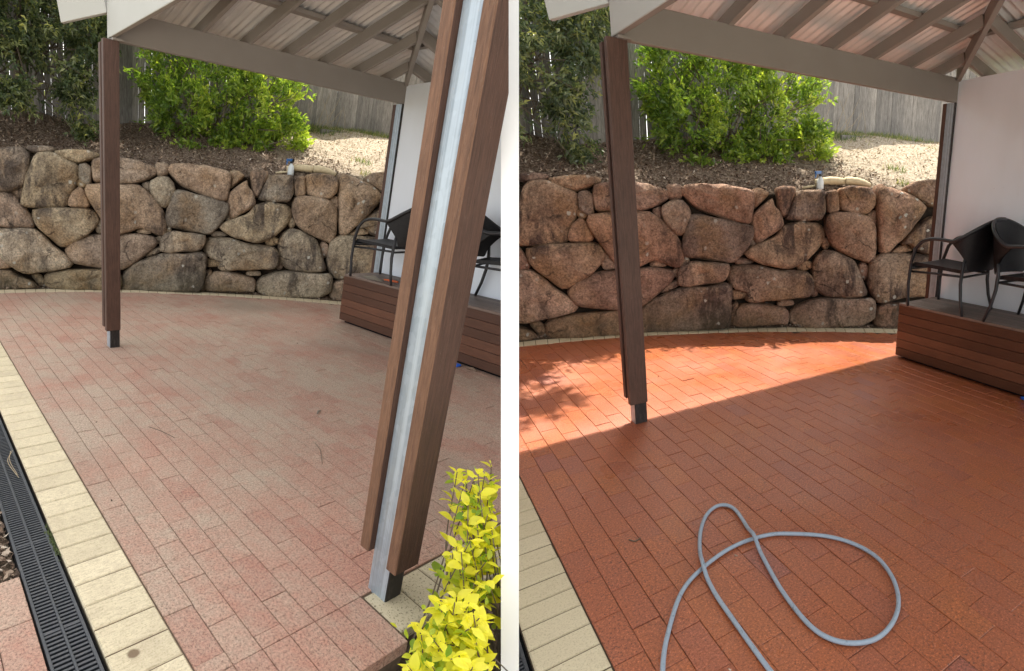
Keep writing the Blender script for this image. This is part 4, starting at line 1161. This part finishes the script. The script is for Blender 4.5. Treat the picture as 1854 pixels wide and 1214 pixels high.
    if o:
        wv = np.zeros((len(o.data.vertices), 3))
        pcs = np.zeros(len(o.data.vertices)*3, dtype=np.float32); o.data.attributes['pc'].data.foreach_get('vector', pcs); pcs = pcs.reshape(-1, 3)
        wv[:, 0] = pcs[:, 0]; wv[:, 1] = pcs[:, 1]
        at = o.data.attributes.new('weave', 'FLOAT_VECTOR', 'POINT'); at.data.foreach_set('vector', wv.astype(np.float32).ravel())
    # small swing tag under the back
    bld(MB().box((-0.335, 0.10, 0.43), (-0.331, 0.125, 0.48)), 'tag', M['bottle_white'])
    return e

def spline(P, n):
    P = np.asarray(P, float); out = []
    Q = np.vstack([2*P[0]-P[1], P, 2*P[-1]-P[-2]])
    for i in range(1, len(Q)-2):
        p0, p1, p2, p3 = Q[i-1], Q[i], Q[i+1], Q[i+2]
        for k in range(n):
            t = k/n
            out.append(0.5*((2*p1) + (-p0+p2)*t + (2*p0-5*p1+4*p2-p3)*t*t + (-p0+3*p1-3*p2+p3)*t**3))
    out.append(P[-1]); return np.array(out)

def hose(g):
    H = [(0.02, 0.42), (0.075, 0.26), (0.134, 0.116), (0.214, -0.009), (0.351, -0.165), (0.497, -0.24), (0.681, -0.279), (0.855, -0.253), (0.97, -0.182), (1.088, -0.072), (1.153, 0.049), (1.167, 0.175), (1.117, 0.308), (1.025, 0.41), (0.911, 0.462), (0.805, 0.462), (0.711, 0.398), (0.67, 0.288), (0.687, 0.095), (0.737, -0.111), (0.794, -0.307), (0.837, -0.524), (0.791, -0.599), (0.696, -0.567), (0.593, -0.45), (0.504, -0.278), (0.461, -0.105), (0.444, 0.094), (0.431, 0.33), (0.425, 0.55), (0.40, 0.75)]
    P = spline([(a, b, 0.0125) for a, b in H], 8)
    n = len(P); late = np.arange(n) > n*0.55
    for c in ((0.500, -0.245), (0.785, -0.268)):
        d = np.linalg.norm(P[:, :2] - np.array(c), axis=1)
        P[:, 2] += np.where(late, 0.023*np.exp(-(d/0.055)**2), 0)
    o = MB().tube(P, 0.0094, 12).build('garden_hose', M['hose'], g, smooth=True)
    props(o, 'grey garden hose looped on the wet red pavers', 'hose')

def bottle_and_roll(g):
    S = g.side; w = {'left': 'the dusty patio', 'right': 'the washed red patio'}[S]
    a, b = 4.02, -3.52; z = 1.66
    e = empty('spray_bottle', g, (a, b, z), 'white spray bottle with blue trigger standing on the boulders above ' + w, 'spray bottle', 'spray bottles')
    MB().lathe((a, b, z), [(0.042, 0), (0.046, 0.01), (0.045, 0.09), (0.036, 0.125), (0.018, 0.15), (0.015, 0.165)], 14).build('bottle_body', M['bottle_white'], g, e, smooth=True)
    m = MB(); m.bar((a-0.085, b, z+0.20), (a+0.005, b, z+0.205), 0.03, 0.034); m.bar((a-0.07, b, z+0.19), (a-0.085, b, z+0.14), 0.016, 0.014); tm = m
    m = MB(); m.lathe((a, b, z+0.16), [(0.021, 0), (0.021, 0.025), (0.014, 0.03)], 12); m.bar((a+0.0, b, z+0.205), (a+0.035, b, z+0.195), 0.032, 0.045); hd = m.build('spray_head', M['trigger_black'], g, e); tm.build('trigger', M['trigger_blue'], g, hd, bevel=0.003)
    e = empty('tan_roll', g, (4.25, -3.45, z), 'tan rolled cloth bundle lying on top of the boulders above ' + w, 'cloth roll', 'tan cloth rolls')
    rng = np.random.default_rng(3)
    for k, (p, q, r0, r1) in enumerate((((4.02, -3.62, z+0.085), (4.32, -3.40, z+0.10), 0.052, 0.068), ((4.325, -3.395, z+0.112), (4.58, -3.20, z+0.055), 0.069, 0.052))):
        p = np.array(p); q = np.array(q); n = 12
        path = [p + (q-p)*i/n + np.array([0, 0, 0.02*math.sin(math.pi*i/n)]) for i in range(n+1)]
        rr = [ (r0 + (r1-r0)*i/n)*(0.72 + 0.28*math.sin(math.pi*min(1, max(0.12, (i+0.6)/n)))**0.5)*(1+0.05*math.sin(i*2.3+k)) for i in range(n+1)]
        MB().tube(path, rr, 14, flat=0.8).build('roll_half', M['tan_cloth'], g, e, smooth=True)
    MB().tube([(3.86, -3.66, z+0.02), (3.95, -3.62, z+0.035), (4.05, -3.58, z+0.05)], [0.022, 0.03, 0.022], 8, flat=0.6).build('loose_end', M['tan_cloth'], g, e, smooth=True)

def drain(g):
    S = g.side; w = {'left': 'cream border and the mulch on the left patio', 'right': 'cream border of the washed red patio'}[S]
    b0, b1 = (-1.2, 1.7) if S == 'left' else (-0.5, 0.9)
    e = empty('channel_drain', g, (-0.32, (b0+b1)/2, -0.02), 'black slotted channel drain beside the ' + w, 'drain', 'channel drains')
    zt = -0.010
    a0, a1 = -0.385, -0.240
    m = MB(); m.box((a0-0.004, b0, zt-0.12), (a1+0.008, b1, zt-0.10)); m.box((a0-0.004, b0, zt-0.10), (a0, b1, zt-0.004)); m.box((a1+0.004, b0, zt-0.10), (a1+0.008, b1, zt-0.004))
    m.build('channel', M['drain_dark'], g, e)
    for x0, x1 in ((a0, a0+0.012), (a1-0.012, a1), ((a0+a1)/2-0.005, (a0+a1)/2+0.005)):
        MB().box((x0, b0, zt-0.022), (x1, b1, zt+0.001)).build('grate_rail', M['grate'], g, e, bevel=0.0015)
    b = b0 + 0.01; k = 0
    mid = (a0+a1)/2
    while b < b1 - 0.01:
        if abs((b % 0.5)) < 0.014: wv = 0.012
        else: wv = 0.0082
        m = MB(); m.box((a0+0.0125, b, zt-0.018), (mid-0.0055, b+wv, zt-0.0015)); m.box((mid+0.0055, b, zt-0.018), (a1-0.0125, b+wv, zt-0.0015))
        m.build('slat', M['grate'], g, e)
        b += 0.0170
    if S == 'left':
        rng = np.random.default_rng(5); pts = np.array([(-0.235 + rng.normal(0, 0.006), 0.55 + rng.normal(0, 0.05), -0.008) for _ in range(160)])
        chips('moss', pts, None, M['moss'], g, (0.006, 0.018), seed=6)

def left_ground(g):
    """mulch and pavers on the house side of the drain, soil beyond the near edge"""
    S = g.side; rng = np.random.default_rng(99)
    def sheet(a0, a1, b0, b1, z, n=14):
        P = np.zeros((n, n, 3))
        for i in range(n):
            for j in range(n):
                a = a0 + (a1-a0)*i/(n-1); b = b0 + (b1-b0)*j/(n-1)
                P[i, j] = (a, b, z + 0.012*mnoise.noise(Vector((a*7, b*7, 3))))
        o = MB().grid(P).build('garden_soil', M['soil'], g, smooth=True, cap=False)
        if o: props(o, kind='structure')
    sheet(-3.5, -0.39, -5.0, 2.6, -0.055)
    if S == 'left':
        sheet(-0.4, 5.5, 1.62, 4.2, -0.13)
        n = 1500
        pts = np.stack([rng.uniform(-0.75, -0.395, n), rng.uniform(0.0, 0.70, n), rng.uniform(-0.045, -0.01, n)], 1)
        chips('bark_mulch', pts, None, M['chip'], g, (0.012, 0.045), seed=12)
        n = 2600
        pts = np.stack([rng.uniform(0.5, 2.2, n), rng.uniform(1.66, 2.4, n), rng.uniform(-0.13, -0.09, n)], 1)
        chips('dry_litter', pts, None, M['chip'], g, (0.012, 0.05), seed=13)
        # side pavers beyond the drain
        mb = MB(); mb.box((-1.7, 0.705, -0.16), (-0.392, 2.2, -0.012)); bed = mb.build('side_path', M['joint'], g); props(bed, kind='structure')
        for i in range(5):
            a1 = -0.392 - 0.115*i
            for j in range(8):
                b0 = 0.705 + 0.23*j - (0.115 if i % 2 else 0); lo = max(b0, 0.705)
                if b0+0.23 < 0.72: continue
                v, f = paver_mesh([(a1-0.115, lo), (a1, lo), (a1, b0+0.23), (a1-0.115, b0+0.23)], 0.0, tilt=rng.normal(0, 0.005, 2))
                MB().add(v, f, float(rng.random())).build('brick', M['brick_left'], g, bed)

def big_leaf(base, d, up, L, W, curl):
    """eight-sided leaf with a folded midrib and a curved blade"""
    d = d/np.linalg.norm(d); s = np.cross(d, up); s /= np.linalg.norm(s)+1e-9; n = np.cross(s, d)
    st = [(0.0, 0.0), (0.12, 0.34), (0.35, 0.92), (0.58, 1.0), (0.8, 0.62), (1.0, 0.0)]
    v = []; 
    for t, w in st:
        c = base + d*L*t - n*curl*L*t*t
        if w == 0: v.append(c)
        else: v += [c - s*W/2*w + n*W*0.16*w, c, c + s*W/2*w + n*W*0.16*w]
    f = [(0, 2, 1), (0, 3, 2)]
    for k in range(3):
        o = 1 + 3*k
        f += [(o, o+1, o+4, o+3), (o+1, o+2, o+5, o+4)]
    f += [(10, 11, 13), (11, 12, 13)]
    return v, f

def golden_shrub(g):
    rng = np.random.default_rng(123)
    eye = EYE['left']
    def at(px, py, dist):
        # a point on the sight line, `dist` metres from the eye
        x = (px-927.0)/FPX; y = (607.0-py)/FPX
        w = CAM + dist*(CAM_RIGHT*x + CAM_UP*y - CAM_BACK)
        return g.inv([w])[0]
    root = g.inv(g.T([(1.10, 1.78, -0.12)]))[0]
    e = empty('golden_shrub', g, (1.12, 1.85, -0.12), 'bright yellow-leaved shrub at the near corner of the dusty patio beside the clad post', 'shrub')
    # shoots: tip positions spread along the shrub's visible flank
    tips = []
    C = [(0.93, 1.74, 0.06, 0.05, 5), (1.00, 1.72, 0.10, 0.06, 7), (0.86, 1.80, 0.04, 0.05, 5), (1.06, 1.80, 0.02, 0.07, 6), (0.94, 1.90, 0.02, 0.06, 6), (0.80, 1.84, 0.03, 0.04, 3)]
    S = SHOOTS
    for (px, py, dist, n, spr) in S:
        c = at(px, py, dist)
        for _ in range(n): tips.append(c + rng.normal(0, spr, 3)*np.array([1, 1, 0.8]))
    tips = np.array(tips)
    stems = MB(); leaves = []
    tips = tips[proj(g.T(tips))[:, 0] < 893]
    for tip in tips:
        base = root + np.array([rng.normal(0, 0.09), rng.normal(0, 0.09), 0]) + (tip-root)*np.array([0.55, 0.55, 0.0])
        base[2] = -0.11
        mid = (base+tip)/2 + rng.normal(0, 0.02, 3)
        path = spline([base, mid, tip], 5); stems.tube(path, np.linspace(0.0035, 0.0016, len(path)), 5)
        d = path[-1]-path[-3]; d /= np.linalg.norm(d)
        k = rng.integers(7, 12)
        for i in range(k):
            u = 1 - 0.055*i*rng.uniform(0.7, 1.3)
            c = path[0] + 0 ; idx = min(len(path)-1, max(0, int(round(u*(len(path)-1))))); c = path[idx] + (tip-path[idx])*0.3 - d*0.006*i
            ang = i*2.4 + rng.normal(0, 0.3)
            s1 = np.cross(d, [0.3, 0.2, 1]); s1 /= np.linalg.norm(s1); s2 = np.cross(d, s1)
            out = s1*math.cos(ang) + s2*math.sin(ang)
            ld = d*rng.uniform(0.25, 0.9)*(1.1 if i < 3 else 0.5) + out*rng.uniform(0.6, 1.0) + np.array([0, 0, 0.15])
            L = rng.uniform(0.040, 0.066)*(1 if i > 1 else 0.75)
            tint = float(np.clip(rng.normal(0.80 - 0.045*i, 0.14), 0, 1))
            leaves.append((c, ld, L, tint))
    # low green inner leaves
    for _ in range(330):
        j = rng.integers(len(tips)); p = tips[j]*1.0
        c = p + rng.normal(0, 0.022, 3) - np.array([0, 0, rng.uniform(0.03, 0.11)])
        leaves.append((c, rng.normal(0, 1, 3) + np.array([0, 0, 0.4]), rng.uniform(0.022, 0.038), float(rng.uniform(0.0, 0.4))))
    stems.build('stems', M['bark'], g, e)
    leaves = [l for l in leaves if proj(g.T([l[0]]))[0, 0] < 890 or proj(g.T([l[0]]))[0, 2] > 1.62]
    rest = MB(); cnt = 0
    order = sorted(range(len(leaves)), key=lambda i: -leaves[i][3]-leaves[i][2]*20)
    for i in order:
        c, ld, L, tint = leaves[i]
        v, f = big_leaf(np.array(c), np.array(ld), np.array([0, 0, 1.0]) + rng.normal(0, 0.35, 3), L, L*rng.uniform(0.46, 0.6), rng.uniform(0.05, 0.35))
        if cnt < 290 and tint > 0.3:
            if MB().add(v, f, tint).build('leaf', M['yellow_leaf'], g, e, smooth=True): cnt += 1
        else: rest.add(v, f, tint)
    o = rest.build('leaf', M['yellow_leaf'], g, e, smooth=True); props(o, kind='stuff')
    return e

def deck_items_left(g):
    e = empty('hand_trowel', g, (3.72, -1.38, 0.573), 'old hand trowel with an orange handle lying on the platform under the first chair', 'trowel')
    pts = [(3.70, -1.60), (3.66, -1.50), (3.665, -1.40), (3.70, -1.31), (3.76, -1.33), (3.775, -1.42), (3.76, -1.54)]
    v = [(p[0], p[1], 0.576) for p in pts] + [(3.715, -1.45, 0.612)]
    v += [(p[0], p[1], 0.572) for p in pts]
    n = len(pts); f = [(i, (i+1) % n, n) for i in range(n)] + [(n+1+i, n+1+(i+1) % n, (i+1) % n, i) for i in range(n)] + [tuple(n+1+i for i in range(n-1, -1, -1))]
    MB().add(v, f).build('blade', M['dull_steel'], g, e)
    MB().tube([(3.735, -1.315, 0.59), (3.75, -1.25, 0.592), (3.77, -1.15, 0.59)], [0.008, 0.013, 0.012], 10).build('handle', M['orange_plastic'], g, e, smooth=True)
    o = MB().box((3.50, -0.165, 0.002), (3.57, -0.11, 0.022)).build('blue_peg', M['blue_plastic'], g, bevel=0.005)
    if o: props(o, 'small blue plastic piece against the foot of the left platform', 'plastic piece', 'blue plastic pieces')
    v = []
    m = MB().tube([(3.56, -0.05, 0.012), (3.57, 0.0, 0.02), (3.56, 0.05, 0.012)], [0.012, 0.02, 0.010], 7, flat=0.6)
    o = m.build('dry_leaf', M['chip'], g, smooth=True)
    if o: props(o, 'curled brown dry leaf beside the foot of the left platform', 'leaf')

def blue_piece_right(g):
    m = MB().tube([(3.575, -0.455, 0.018), (3.572, -0.42, 0.022), (3.57, -0.37, 0.022), (3.57, -0.33, 0.016)], [0.012, 0.02, 0.021, 0.012], 10, flat=0.8)
    o = m.build('blue_peg', M['blue_plastic'], g, smooth=True)
    if o: props(o, 'bright blue plastic piece against the foot of the right platform', 'plastic piece', 'blue plastic pieces')

def debris(g):
    S = g.side; rng = np.random.default_rng(140 if S == 'left' else 141)
    n = 90 if S == 'left' else 22
    pts = np.stack([rng.uniform(0.05, 3.4, n), rng.uniform(-3.9, 1.3, n), np.full(n, 0.004)], 1)
    pts = pts[pts[:, 1] > arc_b(pts[:, 0])+0.05]
    pts = pts[side_val(g.T(pts), S) > 0.03]
    chips('leaf_litter', pts, None, M['chip'], g, (0.008, 0.024), seed=15)
    if S == 'left':
        for k, (P, lab) in enumerate((([(1.33, 0.42), (1.30, 0.50), (1.21, 0.62)], 'thin curved brown twig on the pavers left of the near post'), ([(0.52, -0.22), (0.57, -0.12), (0.60, -0.02)], 'short dry twig on the dusty pavers near the cream border'))):
            o = MB().tube(spline([(a, b, 0.006) for a, b in P], 6), 0.0018, 6).build('twig', M['bark'], g, smooth=True); props(o, lab, 'twig')
        o = MB().tube([(1.62, 0.10, 0.006), (1.65, 0.08, 0.014), (1.68, 0.07, 0.006)], [0.004, 0.009, 0.004], 8, flat=0.6).build('pale_pebble', M['dull_steel'], g, smooth=True); props(o, 'small grey pebble on the dusty pavers beside the near post', 'pebble')
        m = MB()
        for k in range(2): m.tube(spline([(-0.26+0.01*k, -0.28, 0.004), (-0.285-0.01*k, -0.14, 0.02), (-0.27, -0.02+0.03*k, 0.003)], 6), 0.0018, 5)
        o = m.build('straw', M['dry_stalk'], g); props(o, 'dry straw blades fallen across the drain grate', 'straw')
        P = resample(np.array([(math.cos(t)*0.045*(1+0.15*math.sin(3*t)), math.sin(t)*0.035) for t in np.linspace(0, 6.28, 12, endpoint=False)]), 16)
    else:
        for k, (x, y) in enumerate(((0.30, -0.62), )):
            o = MB().tube(spline([(x, y, 0.004), (x+0.02, y+0.03, 0.005), (x+0.05, y+0.02, 0.004)], 4), 0.003, 6).build('twig', M['bark'], g, smooth=True); props(o, 'tiny dark twig on the washed pavers near the cream border', 'twig')

# ------------------------------------------------------------------ overhead: unseen slabs added to shade both patios
def shade_slabs():
    def over(g, target, h, name, th=0.22, off=0.04):
        w = g.T(target)
        n_, s_ = CUT[g.side]; val = lambda q: s_*((q-CAM) @ n_) - off
        out = []
        for i in range(len(w)):
            p, q = w[i-1], w[i]; vp, vq = val(p), val(q)
            if (vp >= 0) != (vq >= 0): out.append(p + (q-p)*vp/(vp-vq))
            if vq >= 0: out.append(q)
        w = np.array(out)
        k = (h - w[:, 2]) / SUN_DIR[2]
        p = w + SUN_DIR*k[:, None]
        n = len(p)
        v = np.vstack([p, p + np.array([0, 0, th])])
        m = MB(); m.add(v, [tuple(range(n)), tuple(range(2*n-1, n-1, -1))] + [(i, (i+1) % n, n+(i+1) % n, n+i) for i in range(n)])
        o = m.build(name, M['shade_slab_grey'], None); props(o, kind='structure')
    # right: a straight added slab whose shadow edge crosses the patio under the roof beam
    over(GR, [(-2.0, -1.845, 0), (4.8, -1.845, 0), (4.8, 0.85, 0), (-1.6, 0.85, 0)], 4.3, 'shade_slab', off=-0.15)
    tg = [(a, float(wall_b(a)) - 0.55, 1.6) for a in (-0.2, 0.4, 1.4, 2.4, 3.4, 4.4, 5.4)]  # left: added slab outlined to shade the paving up to the wall
    over(GL, tg + [(4.6, 2.1, 0), (-0.8, 2.1, 0), (-0.8, 0.3, 0)], 7.0, 'shade_slab')

def dividing_wall():
    z0 = 1.55
    hx0, hx1 = (907.0-927)/FPX*z0, (939.5-927)/FPX*z0
    ground = -0.05
    v = []
    for x in (hx0, hx1):
        for (zz, top) in ((z0, 0.68*z0/1.0*1.0+0.0), (13.0, None)):
            b = CAM + CAM_RIGHT*x - CAM_BACK*zz
            k0 = (ground - 0.25 - b[2]) / CAM_UP[2]; lo = b + CAM_UP*k0
            ztop = 2.62 if zz < 2 else 4.3
            k1 = (ztop - b[2]) / CAM_UP[2]; hi = b + CAM_UP*k1
            v += [lo, hi]
    v = np.array(v)   # x0: near lo, near hi, far lo, far hi ; x1 same
    f = [(0, 4, 5, 1), (2, 3, 7, 6), (0, 1, 3, 2), (4, 6, 7, 5), (1, 5, 7, 3), (0, 2, 6, 4)]
    m = MB(); m.add(v, f)
    o = m.build('dividing_wall', M['white'], None)
    props(o, 'slim white wall standing end-on between the two patios', 'wall')

def far_ground():
    s = 450.0
    m = MB(); m.add([(-s, -s, -0.45), (s, -s, -0.45), (s, s, -0.45), (-s, s, -0.45)], [(0, 1, 2, 3)])
    o = m.build('ground', M['ground'], None); props(o, kind='structure')

SHOOTS = [(862, 930, 1.62, 7, 0.035), (872, 985, 1.60, 8, 0.04), (876, 862, 1.62, 6, 0.035), (850, 880, 1.66, 5, 0.03), (878, 1040, 1.55, 6, 0.04), (845, 1010, 1.58, 4, 0.03),
          (800, 1095, 1.50, 6, 0.035), (835, 1120, 1.46, 7, 0.04), (790, 1160, 1.44, 6, 0.035), (838, 1180, 1.40, 8, 0.045), (874, 1150, 1.42, 7, 0.045), (760, 1195, 1.40, 4, 0.025), (815, 1205, 1.36, 5, 0.03), (880, 940, 1.62, 6, 0.04)]

def bounce_ground():  # unseen pale ground behind the camera, added to bounce light
    m = MB(); n = 12
    P = np.array([[(-13 + 26*i/n, -1.05 - 13*j/n, -0.16) for j in range(n+1)] for i in range(n+1)])
    m.grid(P, flip=True); o = m.build('bounce_ground', M['bounce_pale'], None); props(o, kind='structure')

def main():
    far_ground(); bounce_ground()
    dividing_wall()
    for g in (GL, GR):
        patio(g); terrain(g); boulder_wall(g); fence(g); left_ground(g); drain(g)
        left_tree(g); bush(g); back_trees(g); grass_and_weeds(g)
        cladded_post(g, 0.865, -1.857, 2.475, {'left': 'tall brown clad post at the far corner of the dusty patio', 'right': 'tall brown clad post standing at the shadow edge on the washed red patio'}[g.side], span=((-0.092, 0.036), (-0.072, 0.058)))
        roof(g); house_wall(g); bench_deck(g); bottle_and_roll(g); debris(g)
    cladded_post(GL, 0.795, 1.458, 2.475, 'large near post with bare galvanised core between two brown timber boards', worn=True)
    armchair(GL, (3.84, -1.39, 0.571), math.radians(-93), 'black wicker armchair facing the boulders on the left platform, left of the near post')
    armchair(GR, (3.84, -1.39, 0.571), math.radians(-93), 'black wicker armchair facing the boulders on the right platform')
    armchair(GL, (3.96, -0.11, 0.571), math.radians(74), 'black wicker armchair turned away, between the near post and the white dividing wall')
    armchair(GR, (3.84, -0.585, 0.571), math.radians(93), 'black wicker armchair turned away at the right edge of the right platform')
    deck_items_left(GL); blue_piece_right(GR)
    hose(GR)
    golden_shrub(GL)
    shade_slabs()

main()
